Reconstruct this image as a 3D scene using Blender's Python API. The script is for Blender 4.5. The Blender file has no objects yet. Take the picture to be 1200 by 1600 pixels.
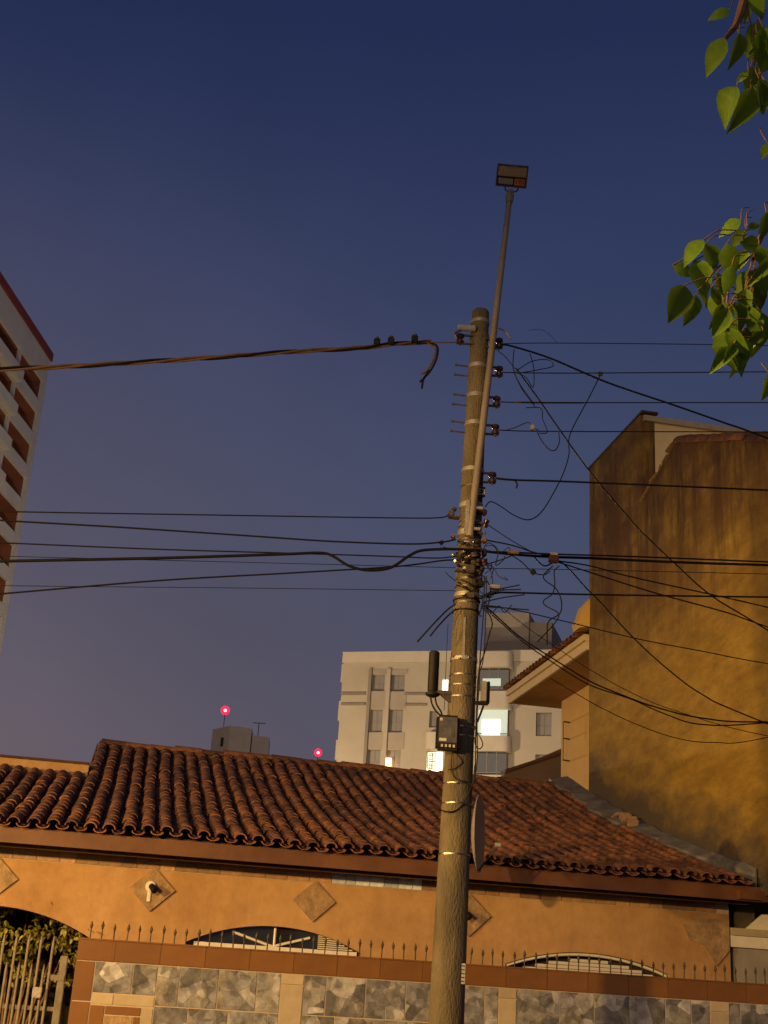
import bpy, bmesh, math, random
from mathutils import Vector, Matrix
random.seed(7)
sc = bpy.context.scene
col = sc.collection
R_ = math.radians

# ------------------------------------------------------------------ camera
FPX = 1990.0                      # focal length in photograph pixels (1200 x 1600)
PIT = R_(20.66); ROL = math.atan(.0635); EYE = 1.6
TH = math.atan(.175)              # the street and the houses run at this angle
CT, ST = math.cos(TH), math.sin(TH)
u0 = Vector((0, -math.sin(PIT), math.cos(PIT))); f0 = Vector((0, math.cos(PIT), math.sin(PIT))); r0 = Vector((1, 0, 0))
cr = r0*math.cos(ROL) + u0*math.sin(ROL); cu = u0*math.cos(ROL) - r0*math.sin(ROL)
cd = bpy.data.cameras.new('camera'); cam = bpy.data.objects.new('camera', cd); col.objects.link(cam)
M = Matrix((cr, cu, -f0)).transposed().to_4x4(); M.translation = (0, 0, EYE); cam.matrix_world = M
cd.sensor_fit = 'VERTICAL'; cd.sensor_height = 24; cd.lens = 24*FPX/1600; cd.clip_start = .05; cd.clip_end = 3000
sc.camera = cam
# ------------------------------------------------------------------ sky
w = bpy.data.worlds.new('World'); sc.world = w; w.use_nodes = True
nt = w.node_tree; nt.nodes.clear()
def wn(t, **k):
    n = nt.nodes.new(t)
    for a, b in k.items(): setattr(n, a, b)
    return n
SUN_EL, SUN_AZ = R_(9), R_(196)      # faint warm glow of the town behind the photographer
sky = wn('ShaderNodeTexSky', sky_type='NISHITA', sun_disc=False, sun_elevation=R_(-3.5), sun_rotation=R_(200))
bg1 = wn('ShaderNodeBackground'); bg1.inputs[1].default_value = .08
nt.links.new(sky.outputs[0], bg1.inputs[0])
tc = wn('ShaderNodeTexCoord'); sx = wn('ShaderNodeSeparateXYZ'); nt.links.new(tc.outputs['Generated'], sx.inputs[0])
rp = wn('ShaderNodeValToRGB')        # after dusk: navy overhead, paler towards the roofs
e = rp.color_ramp.elements
for i, (p, c) in enumerate([(0.0, (.108, .096, .120)), (.14, (.092, .090, .130)), (.34, (.057, .072, .137)), (.52, (.031, .045, .114)), (.66, (.015, .025, .080)), (1.0, (.004, .008, .045))]):
    if i < 2: el = e[i]; el.position = p
    else: el = e.new(p)
    el.color = c + (1,)
nt.links.new(sx.outputs['Z'], rp.inputs[0])
# town glow low on the left
gx = wn('ShaderNodeMapRange'); gx.inputs[1].default_value = .12; gx.inputs[2].default_value = -.75; nt.links.new(sx.outputs['X'], gx.inputs[0])
gz = wn('ShaderNodeMapRange'); gz.inputs[1].default_value = .62; gz.inputs[2].default_value = .0; nt.links.new(sx.outputs['Z'], gz.inputs[0])
gm = wn('ShaderNodeMath', operation='MULTIPLY'); nt.links.new(gx.outputs[0], gm.inputs[0]); nt.links.new(gz.outputs[0], gm.inputs[1])
nz = wn('ShaderNodeTexNoise'); nz.inputs['Scale'].default_value = 1.8; nz.inputs['Detail'].default_value = 3
nt.links.new(tc.outputs['Generated'], nz.inputs['Vector'])
nm = wn('ShaderNodeMapRange'); nm.inputs[3].default_value = .72; nm.inputs[4].default_value = 1.28; nt.links.new(nz.outputs[0], nm.inputs[0])
gm2 = wn('ShaderNodeMath', operation='MULTIPLY'); nt.links.new(gm.outputs[0], gm2.inputs[0]); nt.links.new(nm.outputs[0], gm2.inputs[1])
mx = wn('ShaderNodeMixRGB'); mx.inputs[2].default_value = (.20, .13, .12, 1)
nt.links.new(gm2.outputs[0], mx.inputs[0]); nt.links.new(rp.outputs[0], mx.inputs[1])
bg2 = wn('ShaderNodeBackground'); bg2.inputs[1].default_value = .92; nt.links.new(mx.outputs[0], bg2.inputs[0])
hz = wn('ShaderNodeTexNoise'); hz.inputs['Scale'].default_value = 3.2; hz.inputs['Detail'].default_value = 5; nt.links.new(tc.outputs['Generated'], hz.inputs['Vector'])
hm = wn('ShaderNodeMapRange'); hm.inputs[1].default_value = .3; hm.inputs[2].default_value = .7; hm.inputs[3].default_value = .87; hm.inputs[4].default_value = 1.06; nt.links.new(hz.outputs[0], hm.inputs[0]); nt.links.new(hm.outputs[0], bg2.inputs[1])
ad = wn('ShaderNodeAddShader'); nt.links.new(bg1.outputs[0], ad.inputs[0]); nt.links.new(bg2.outputs[0], ad.inputs[1])
out = wn('ShaderNodeOutputWorld'); nt.links.new(ad.outputs[0], out.inputs[0])
# ------------------------------------------------------------------ faint directional glow
sl = bpy.data.lights.new('sun', 'SUN'); sl.energy = .36; sl.angle = R_(30); sl.color = (1.0, .76, .54)
so = bpy.data.objects.new('sun', sl); col.objects.link(so)
d = Vector((math.sin(SUN_AZ)*math.cos(SUN_EL), math.cos(SUN_AZ)*math.cos(SUN_EL), math.sin(SUN_EL)))
so.rotation_euler = (-d).to_track_quat('-Z', 'Y').to_euler(); so.location = (0, 0, 60)
vs = sc.view_settings; vs.view_transform = 'Standard'; vs.look = 'None'; vs.exposure = 0; vs.gamma = 1
sc.render.engine = 'CYCLES'

# ------------------------------------------------------------------ helpers
def ray(x, y): return cr*((x-600)/FPX) + cu*((800-y)/FPX) + f0
def pY(x, y, Y):
    d = ray(x, y); return Vector((0, 0, EYE)) + d*(Y/d.y)
def pv(x, y, v):                     # (u, v, z) in the street frame
    d = ray(x, y); t = v/(-ST*d.x+CT*d.y); X, Y, Z = d.x*t, d.y*t, EYE+d.z*t
    return Vector((CT*X+ST*Y, v, Z))
def pu(x, y, u):
    d = ray(x, y); t = u/(CT*d.x+ST*d.y); X, Y, Z = d.x*t, d.y*t, EYE+d.z*t
    return Vector((u, -ST*X+CT*Y, Z))
def H(u, v, z=0): return Vector((CT*u-ST*v, ST*u+CT*v, z))

MATS = {}
def mat(name, c1, c2=None, rough=.8, metal=0, scale=6, detail=5, bump=0, bscale=None, emit=None, estr=0, stretch=(1, 1, 1), rnd=0, spec=.5, c3=None, island=False, coat=0):
    """procedural material: two or three colours broken up by noise, plus fine relief"""
    m = bpy.data.materials.new(name); m.use_nodes = True; n = m.node_tree; b = n.nodes['Principled BSDF']
    b.inputs['Roughness'].default_value = rough; b.inputs['Metallic'].default_value = metal
    b.inputs['Specular IOR Level'].default_value = spec
    if coat: b.inputs['Coat Weight'].default_value = coat
    tcn = n.nodes.new('ShaderNodeTexCoord'); mp = n.nodes.new('ShaderNodeMapping'); mp.inputs['Scale'].default_value = stretch
    n.links.new(tcn.outputs['Object'], mp.inputs[0])
    nz = n.nodes.new('ShaderNodeTexNoise'); nz.inputs['Scale'].default_value = scale; nz.inputs['Detail'].default_value = detail; nz.inputs['Roughness'].default_value = .62
    n.links.new(mp.outputs[0], nz.inputs['Vector'])
    rp = n.nodes.new('ShaderNodeValToRGB'); c2 = c2 or tuple(x*.75 for x in c1)
    rp.color_ramp.elements[0].position = .32; rp.color_ramp.elements[1].position = .68
    rp.color_ramp.elements[0].color = tuple(c2)+(1,); rp.color_ramp.elements[1].color = tuple(c1)+(1,)
    if c3:
        el = rp.color_ramp.elements.new(.80); el.color = tuple(c3)+(1,)
    n.links.new(nz.outputs[0], rp.inputs[0]); src = rp.outputs[0]
    if rnd:
        oi = n.nodes.new('ShaderNodeObjectInfo'); ge = n.nodes.new('ShaderNodeNewGeometry')
        a = n.nodes.new('ShaderNodeMath'); a.operation = 'ADD'; n.links.new(oi.outputs['Random'], a.inputs[0]); n.links.new(ge.outputs['Random Per Island'], a.inputs[1])
        fr = n.nodes.new('ShaderNodeMath'); fr.operation = 'FRACT'; n.links.new(a.outputs[0], fr.inputs[0])
        mr = n.nodes.new('ShaderNodeMapRange'); mr.inputs[3].default_value = 1-rnd; mr.inputs[4].default_value = 1+rnd; n.links.new(fr.outputs[0], mr.inputs[0])
        ml = n.nodes.new('ShaderNodeVectorMath'); ml.operation = 'SCALE'; n.links.new(src, ml.inputs[0]); n.links.new(mr.outputs[0], ml.inputs['Scale']); src = ml.outputs[0]
    n.links.new(src, b.inputs['Base Color'])
    if bump:
        bz = n.nodes.new('ShaderNodeTexNoise'); bz.inputs['Scale'].default_value = bscale or scale*4; bz.inputs['Detail'].default_value = 6
        n.links.new(mp.outputs[0], bz.inputs['Vector'])
        bp = n.nodes.new('ShaderNodeBump'); bp.inputs['Strength'].default_value = bump; bp.inputs['Distance'].default_value = .02
        n.links.new(bz.outputs[0], bp.inputs['Height']); n.links.new(bp.outputs[0], b.inputs['Normal'])
    if emit:
        b.inputs['Emission Color'].default_value = tuple(emit)+(1,); b.inputs['Emission Strength'].default_value = estr
    MATS[name] = m; return m

ORG = {}
def thing(name, label, cat, org=(0, 0, 0), frame=None, group=None, rz=None):
    """Empty at the base of a thing; frame 'H' turns it along the street"""
    o = bpy.data.objects.new(name, None); col.objects.link(o); o.empty_display_size = .2
    if frame == 'H': o.location = H(*org); o.rotation_euler = (0, 0, TH)
    else: o.location = org; o.rotation_euler = (0, 0, rz or 0)
    ORG[o.name] = Vector(org); o['label'] = label; o['category'] = cat
    if group: o['group'] = group
    return o
class MB:
    def __init__(s): s.v = []; s.f = []
    def add(s, vs, fs):
        b = len(s.v); s.v += [Vector(p) for p in vs]; s.f += [tuple(i+b for i in f) for f in fs]; return s
    def box(s, a, b):
        x0, y0, z0 = a; x1, y1, z1 = b
        return s.add([(x0, y0, z0), (x1, y0, z0), (x1, y1, z0), (x0, y1, z0), (x0, y0, z1), (x1, y0, z1), (x1, y1, z1), (x0, y1, z1)],
                     [(3, 2, 1, 0), (4, 5, 6, 7), (0, 1, 5, 4), (1, 2, 6, 5), (2, 3, 7, 6), (3, 0, 4, 7)])
    def cbox(s, c, sz): return s.box([c[i]-sz[i]/2 for i in range(3)], [c[i]+sz[i]/2 for i in range(3)])
    def bevbox(s, a, b, r=.01):
        bm = bmesh.new(); bmesh.ops.create_cube(bm, size=1)
        for q in bm.verts: q.co = Vector([a[i]+(q.co[i]+.5)*(b[i]-a[i]) for i in range(3)])
        bmesh.ops.bevel(bm, geom=bm.edges[:], offset=r, segments=2, affect='EDGES'); bm.verts.index_update()
        s.add([q.co for q in bm.verts], [[q.index for q in f.verts] for f in bm.faces]); bm.free(); return s
    def tube(s, pts, rad, n=6, cap=True):
        pts = [Vector(p) for p in pts]; k = len(pts); rings = []
        if not hasattr(rad, '__len__'): rad = [rad]*k
        prev = None
        for i, p in enumerate(pts):
            t = (pts[min(i+1, k-1)]-pts[max(i-1, 0)])
            t = t.normalized() if t.length > 1e-9 else Vector((0, 0, 1))
            a = prev if prev is not None else (Vector((0, 0, 1)) if abs(t.z) < .9 else Vector((0, 1, 0)))
            a = a - t*a.dot(t)
            a = a.normalized() if a.length > 1e-6 else t.orthogonal().normalized()
            prev = a; b = t.cross(a)
            rings.append([p+(a*math.cos(2*math.pi*j/n)+b*math.sin(2*math.pi*j/n))*rad[i] for j in range(n)])
        vs = [q for r in rings for q in r]; fs = []
        for i in range(k-1):
            for j in range(n):
                fs.append((i*n+j, i*n+(j+1) % n, (i+1)*n+(j+1) % n, (i+1)*n+j))
        if cap: fs.append(tuple(range(n-1, -1, -1))); fs.append(tuple((k-1)*n+j for j in range(n)))
        return s.add(vs, fs)
    def lathe(s, c, prof, axis=(0, 0, 1), n=16):
        ax = Vector(axis).normalized(); c = Vector(c)
        return s.tube_rings([(c+ax*h, r) for h, r in prof], ax, n)
    def tube_rings(s, cr_, ax, n):
        a = ax.orthogonal().normalized(); b = ax.cross(a); k = len(cr_); vs = []; fs = []
        for p, r in cr_: vs += [p+(a*math.cos(2*math.pi*j/n)+b*math.sin(2*math.pi*j/n))*r for j in range(n)]
        for i in range(k-1):
            for j in range(n): fs.append((i*n+j, i*n+(j+1) % n, (i+1)*n+(j+1) % n, (i+1)*n+j))
        fs.append(tuple(range(n-1, -1, -1))); fs.append(tuple((k-1)*n+j for j in range(n)))
        return s.add(vs, fs)
    def prism(s, poly, ext):             # polygon of 3D points pushed along ext
        ext = Vector(ext); n = len(poly); vs = [Vector(p) for p in poly]; vs += [p+ext for p in vs]
        fs = [tuple(range(n-1, -1, -1)), tuple(range(n, 2*n))] + [(i, (i+1) % n, n+(i+1) % n, n+i) for i in range(n)]
        return s.add(vs, fs)
    def mesh(s, name, org=(0, 0, 0)):
        me = bpy.data.meshes.new(name); o = Vector(org)
        me.from_pydata([p-o for p in s.v], [], s.f)
        bm = bmesh.new(); bm.from_mesh(me); bmesh.ops.recalc_face_normals(bm, faces=bm.faces); bm.to_mesh(me); bm.free()
        return me
    def build(s, name, m, parent=None, smooth=False, label=None, org=None):
        if org is None: org = ORG.get(parent.name, Vector()) if parent else Vector()
        me = s.mesh(name, org); me.materials.append(MATS[m] if isinstance(m, str) else m)
        if smooth: smooth_mesh(me)
        o = bpy.data.objects.new(name, me); col.objects.link(o)
        if parent: o.parent = parent
        ORG[o.name] = org
        if label: o['label'] = label
        return o
def smooth_mesh(me, ang=40):
    me.polygons.foreach_set('use_smooth', [True]*len(me.polygons))
    try: me.set_sharp_from_angle(angle=R_(ang))
    except Exception: pass
def inst(name, me, parent, loc, rot=(0, 0, 0), scale=(1, 1, 1)):
    o = bpy.data.objects.new(name, me); col.objects.link(o); o.parent = parent
    o.location = Vector(loc)-ORG.get(parent.name, Vector()); o.rotation_euler = rot; o.scale = scale; return o
def mesh_of(mb, name, m, smooth=False):
    me = mb.mesh(name); me.materials.append(MATS[m]); 
    if smooth: smooth_mesh(me)
    return me
def struct(o): o['kind'] = 'structure'; return o
def tag(o, label, cat, group=None):
    o['label'] = label; o['category'] = cat
    if group: o['group'] = group
    return o
def catmull(P, k=8):
    P = [Vector(p) for p in P]; out = []
    if len(P) == 2: return [P[0].lerp(P[1], i/k) for i in range(k+1)]
    Q = [P[0]*2-P[1]] + P + [P[-1]*2-P[-2]]
    for i in range(1, len(Q)-2):
        a, b, c, d = Q[i-1:i+3]
        for j in range(k):
            t = j/k
            out.append(.5*((2*b)+(c-a)*t+(2*a-5*b+4*c-d)*t*t+(3*b-a-3*c+d)*t**3))
    out.append(Q[-2]); return out
def holed(mb, s0, s1, z0, z1, holes, depth, y=0, T=lambda s, y, z: (s, y, z)):
    """wall face in (s,z) with rectangular openings and their reveals; y = face, reveals go to y+depth"""
    ss = sorted({s0, s1, *[min(max(h[i], s0), s1) for h in holes for i in (0, 1)]}); zs = sorted({z0, z1, *[min(max(h[i], z0), z1) for h in holes for i in (2, 3)]})
    for i in range(len(ss)-1):
        for j in range(len(zs)-1):
            cs, cz = (ss[i]+ss[i+1])/2, (zs[j]+zs[j+1])/2
            if any(h[0] < cs < h[1] and h[2] < cz < h[3] for h in holes): continue
            mb.add([T(ss[i], y, zs[j]), T(ss[i+1], y, zs[j]), T(ss[i+1], y, zs[j+1]), T(ss[i], y, zs[j+1])], [(0, 1, 2, 3)])
    for h in holes:
        a, b, c, e_ = h[:4]; d = depth
        mb.add([T(a, y, c), T(b, y, c), T(b, y, e_), T(a, y, e_), T(a, y+d, c), T(b, y+d, c), T(b, y+d, e_), T(a, y+d, e_)],
               [(0, 1, 5, 4), (1, 2, 6, 5), (2, 3, 7, 6), (3, 0, 4, 7), (4, 5, 6, 7)])
    return mb

# ------------------------------------------------------------------ materials
mat('asphalt', (.055, .053, .05), (.03, .03, .03), .9, scale=30, bump=.4)
mat('pavement', (.26, .25, .23), (.16, .15, .14), .9, scale=8, bump=.3)
mat('earth', (.10, .09, .06), (.06, .05, .04), .95, scale=3, bump=.3)
mat('peach_plaster', (.55, .27, .105), (.47, .225, .085), .85, scale=1.3, bump=.12, bscale=60)
mat('brown_paint', (.15, .062, .024), (.09, .036, .015), .55, scale=3, bump=.08)
mat('dark_brown_paint', (.12, .04, .018), (.075, .026, .012), .6, scale=3)
mat('terracotta', (.29, .118, .042), (.08, .036, .018), .8, scale=9, bump=.5, bscale=50, rnd=.5, c3=(.34, .19, .09))
mat('terracotta_dark', (.10, .04, .022), (.045, .022, .015), .85, scale=7, bump=.4, rnd=.3)
mat('mortar', (.34, .24, .16), (.22, .14, .09), .9, scale=20, bump=.5)
mat('brown_tile', (.195, .088, .022), (.145, .063, .016), .42, scale=2.2, bump=.06, bscale=30, rnd=.13)
mat('cream_tile', (.44, .375, .27), (.35, .29, .205), .5, scale=6, bump=.08, rnd=.12)
mat('grout', (.50, .42, .33), (.42, .34, .26), .9, scale=20)
mat('iron', (.065, .052, .042), (.035, .028, .022), .6, scale=20, bump=.2)
mat('grey_paint', (.20, .175, .14), (.13, .11, .09), .5, scale=12, bump=.1)
mat('white_paint', (.72, .70, .64), (.62, .60, .54), .5, scale=10)
mat('cream_paint', (.80, .65, .34), (.70, .56, .28), .6, scale=4, bump=.05)
mat('black_plastic', (.009, .0085, .0085), (.006, .006, .006), .62, scale=10, spec=.25)
mat('wire_black', (.010, .009, .009), (.007, .0065, .0065), .65, scale=15, spec=.18)
mat('wire_rust', (.15, .085, .05), (.09, .05, .03), .6, scale=12)
mat('insulator', (.028, .012, .010), (.018, .008, .007), .25, scale=10)
mat('insulator_red', (.04, .011, .011), (.024, .008, .008), .3, scale=10)
mat('steel', (.34, .31, .27), (.17, .14, .11), .36, metal=1, scale=25, bump=.1)
mat('galvanised', (.38, .36, .32), (.26, .245, .215), .5, metal=.6, scale=14, bump=.15)
mat('pipe_paint', (.24, .205, .155), (.14, .115, .085), .5, scale=9, stretch=(1, 1, .25), bump=.1)
mat('dish_grey', (.34, .32, .31), (.28, .265, .255), .6, scale=8)
mat('glass_dark', (.02, .022, .03), (.014, .015, .02), .06, scale=3, spec=.8)
mat('meter_glass', (.10, .095, .09), (.045, .045, .04), .22, scale=14, spec=.7)
mat('lens', (.30, .24, .16), (.24, .19, .12), .25, scale=12)
mat('leaf', (.135, .25, .018), (.06, .135, .010), .58, scale=2.2, spec=.25, rnd=.4, c3=(.20, .25, .03))
def translucent(nm, c, f):
    n = MATS[nm].node_tree; b = n.nodes['Principled BSDF']; o = n.nodes['Material Output']; t = n.nodes.new('ShaderNodeBsdfTranslucent'); t.inputs[0].default_value = c+(1,)
    x = n.nodes.new('ShaderNodeMixShader'); x.inputs[0].default_value = f; n.links.new(b.outputs[0], x.inputs[1]); n.links.new(t.outputs[0], x.inputs[2]); n.links.new(x.outputs[0], o.inputs[0])
translucent('leaf', (.13, .21, .018), .3)
mat('twig', (.20, .11, .05), (.11, .06, .03), .8, scale=20, bump=.3)
mat('bark', (.15, .11, .075), (.07, .05, .035), .9, scale=9, bump=.8, stretch=(1, 1, .3))
mat('shrub', (.30, .27, .04), (.11, .12, .018), .5, scale=6, rnd=.5, c3=(.48, .38, .06))
mat('shutter', (.62, .60, .55), (.55, .53, .48), .5, scale=8)
mat('interior', (.03, .022, .018), (.02, .016, .014), .9)
mat('apartment', (.47, .405, .30), (.41, .35, .26), .85, scale=.5, bump=.05)
mat('apartment_trim', (.60, .52, .40), (.52, .455, .345), .85, scale=.8)
mat('apartment_dim', (.27, .22, .17), (.225, .185, .145), .85, scale=.6)
mat('apartment_spandrel', (.385, .325, .25), (.335, .28, .215), .85, scale=.8)
mat('window_grey', (.25, .225, .20), (.21, .19, .17), .5, scale=2)
mat('tank_block', (.36, .30, .23), (.29, .24, .185), .9, scale=.6, bump=.1)
mat('tower_white', (.68, .66, .63), (.58, .56, .53), .8, scale=.4)
mat('tower_red', (.28, .045, .04), (.21, .035, .03), .8, scale=.8)
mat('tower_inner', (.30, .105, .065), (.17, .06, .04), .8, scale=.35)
mat('lit_white', (.8, .8, .8), rough=.6, emit=(.97, 1.0, .92), estr=2.6, c2=(.8, .8, .8))
mat('lit_cool', (.5, .55, .5), rough=.6, emit=(.52, .66, .55), estr=.55, c2=(.45, .5, .45))
mat('lit_warm', (.8, .7, .5), rough=.6, emit=(1.0, .83, .42), estr=3, c2=(.8, .7, .5))
mat('lit_orange', (.8, .5, .2), rough=.5, emit=(1.0, .60, .22), estr=6, c2=(.8, .5, .2))
mat('lit_yellow', (.8, .8, .6), rough=.6, emit=(1.0, .98, .66), estr=3.2, c2=(.8, .8, .6))
mat('beacon_core', (.9, .6, .6), rough=.3, emit=(1.0, .55, .62), estr=8, c2=(.9, .6, .6))
mat('sodium_glass', (.9, .6, .3), rough=.3, emit=(1.0, .55, .18), estr=12, c2=(.9, .6, .3))
mat('ochre_wall', (.74, .49, .13), (.64, .41, .10), .85, scale=1.5, bump=.1)
mat('grey_render', (.30, .285, .26), (.21, .195, .175), .9, scale=2.5, bump=.3)
mat('flashing', (.20, .195, .185), (.085, .085, .085), .7, scale=3.5, bump=.2)
mat('sticker_white', (.50, .49, .46), (.38, .37, .35), .5, scale=20)
mat('sticker_orange', (.55, .13, .03), (.45, .10, .02), .5, scale=20)
mat('text_black', (.02, .02, .02), (.02, .02, .02), .6)
mat('far_beige', (.60, .51, .41), (.50, .42, .34), .9, scale=.5)
mat('far_brown', (.15, .10, .075), (.11, .075, .055), .85, scale=1)

def concrete_pole():
    m = mat('pole_concrete', (.16, .132, .085), (.042, .036, .026), .92, scale=3.6, bump=.8, bscale=70, stretch=(1, 1, .35), c3=(.20, .152, .085))
    return m
concrete_pole()

def stained_wall():
    """old render with rain streaks running down from the coping and mould where the roof meets it; top also darkened for lamp fall-off"""
    m = bpy.data.materials.new('stained_render'); m.use_nodes = True; n = m.node_tree; b = n.nodes['Principled BSDF']; L = n.links.new
    b.inputs['Roughness'].default_value = .92; b.inputs['Specular IOR Level'].default_value = .2
    t = n.nodes.new('ShaderNodeTexCoord')
    def noise(scale, st, det=6, ro=.6):
        mp = n.nodes.new('ShaderNodeMapping'); mp.inputs['Scale'].default_value = st; L(t.outputs['Object'], mp.inputs[0])
        z = n.nodes.new('ShaderNodeTexNoise'); z.inputs['Scale'].default_value = scale; z.inputs['Detail'].default_value = det; z.inputs['Roughness'].default_value = ro
        L(mp.outputs[0], z.inputs['Vector']); return z.outputs[0]
    def ramp(src, p0, p1, c0=(0, 0, 0), c1=(1, 1, 1)):
        r = n.nodes.new('ShaderNodeValToRGB'); r.color_ramp.elements[0].position = p0; r.color_ramp.elements[1].position = p1
        r.color_ramp.elements[0].color = tuple(c0)+(1,); r.color_ramp.elements[1].color = tuple(c1)+(1,); L(src, r.inputs[0]); return r.outputs[0]
    def mix(f, a, c, bt='MIX'):
        x = n.nodes.new('ShaderNodeMixRGB'); x.blend_type = bt
        if isinstance(f, float): x.inputs[0].default_value = f
        else: L(f, x.inputs[0])
        L(a, x.inputs[1])
        if isinstance(c, tuple): x.inputs[2].default_value = c+(1,)
        else: L(c, x.inputs[2])
        return x.outputs[0]
    base = ramp(noise(1.1, (1, .4, 1)), .34, .68, (.33, .215, .042), (.46, .315, .062))
    mott = ramp(noise(4.2, (1, .34, 1.0), 10, .74), .36, .62, (.45, .40, .36), (1, 1, 1))
    cl = mix(.72, base, mott, 'MULTIPLY')
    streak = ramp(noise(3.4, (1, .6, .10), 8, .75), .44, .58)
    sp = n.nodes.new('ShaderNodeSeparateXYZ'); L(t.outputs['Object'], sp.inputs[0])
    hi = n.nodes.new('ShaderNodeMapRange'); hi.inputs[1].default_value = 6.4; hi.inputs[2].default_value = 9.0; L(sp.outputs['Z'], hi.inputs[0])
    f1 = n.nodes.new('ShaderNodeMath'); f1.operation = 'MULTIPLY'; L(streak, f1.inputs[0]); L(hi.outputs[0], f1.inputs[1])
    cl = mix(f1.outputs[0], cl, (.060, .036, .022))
    # grime blotches plus the lamp's fall-off, put into the upper wall's colour
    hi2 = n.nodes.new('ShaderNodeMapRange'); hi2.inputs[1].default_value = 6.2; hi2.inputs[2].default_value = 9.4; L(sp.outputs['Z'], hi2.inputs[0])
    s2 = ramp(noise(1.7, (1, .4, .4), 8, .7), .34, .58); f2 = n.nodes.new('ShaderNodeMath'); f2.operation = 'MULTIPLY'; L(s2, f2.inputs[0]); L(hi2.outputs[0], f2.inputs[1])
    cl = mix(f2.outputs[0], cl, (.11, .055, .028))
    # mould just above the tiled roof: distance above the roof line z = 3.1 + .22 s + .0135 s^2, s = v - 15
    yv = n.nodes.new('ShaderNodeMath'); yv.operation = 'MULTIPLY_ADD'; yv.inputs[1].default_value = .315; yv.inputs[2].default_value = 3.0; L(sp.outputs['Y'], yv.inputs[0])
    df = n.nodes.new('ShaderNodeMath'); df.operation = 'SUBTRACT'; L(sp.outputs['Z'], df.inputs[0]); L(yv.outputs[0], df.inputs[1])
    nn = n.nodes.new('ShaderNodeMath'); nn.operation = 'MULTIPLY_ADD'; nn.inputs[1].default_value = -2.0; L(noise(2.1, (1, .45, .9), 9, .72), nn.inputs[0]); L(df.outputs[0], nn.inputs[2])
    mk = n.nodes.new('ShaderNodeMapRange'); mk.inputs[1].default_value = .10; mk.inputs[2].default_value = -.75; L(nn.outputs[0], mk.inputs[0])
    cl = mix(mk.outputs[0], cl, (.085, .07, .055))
    L(cl, b.inputs['Base Color'])
    bp = n.nodes.new('ShaderNodeBump'); bp.inputs['Strength'].default_value = .35; bp.inputs['Distance'].default_value = .03
    L(noise(14, (1, .5, 1), 8), bp.inputs['Height']); L(bp.outputs[0], b.inputs['Normal'])
    MATS['stained_render'] = m
stained_wall()

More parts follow.
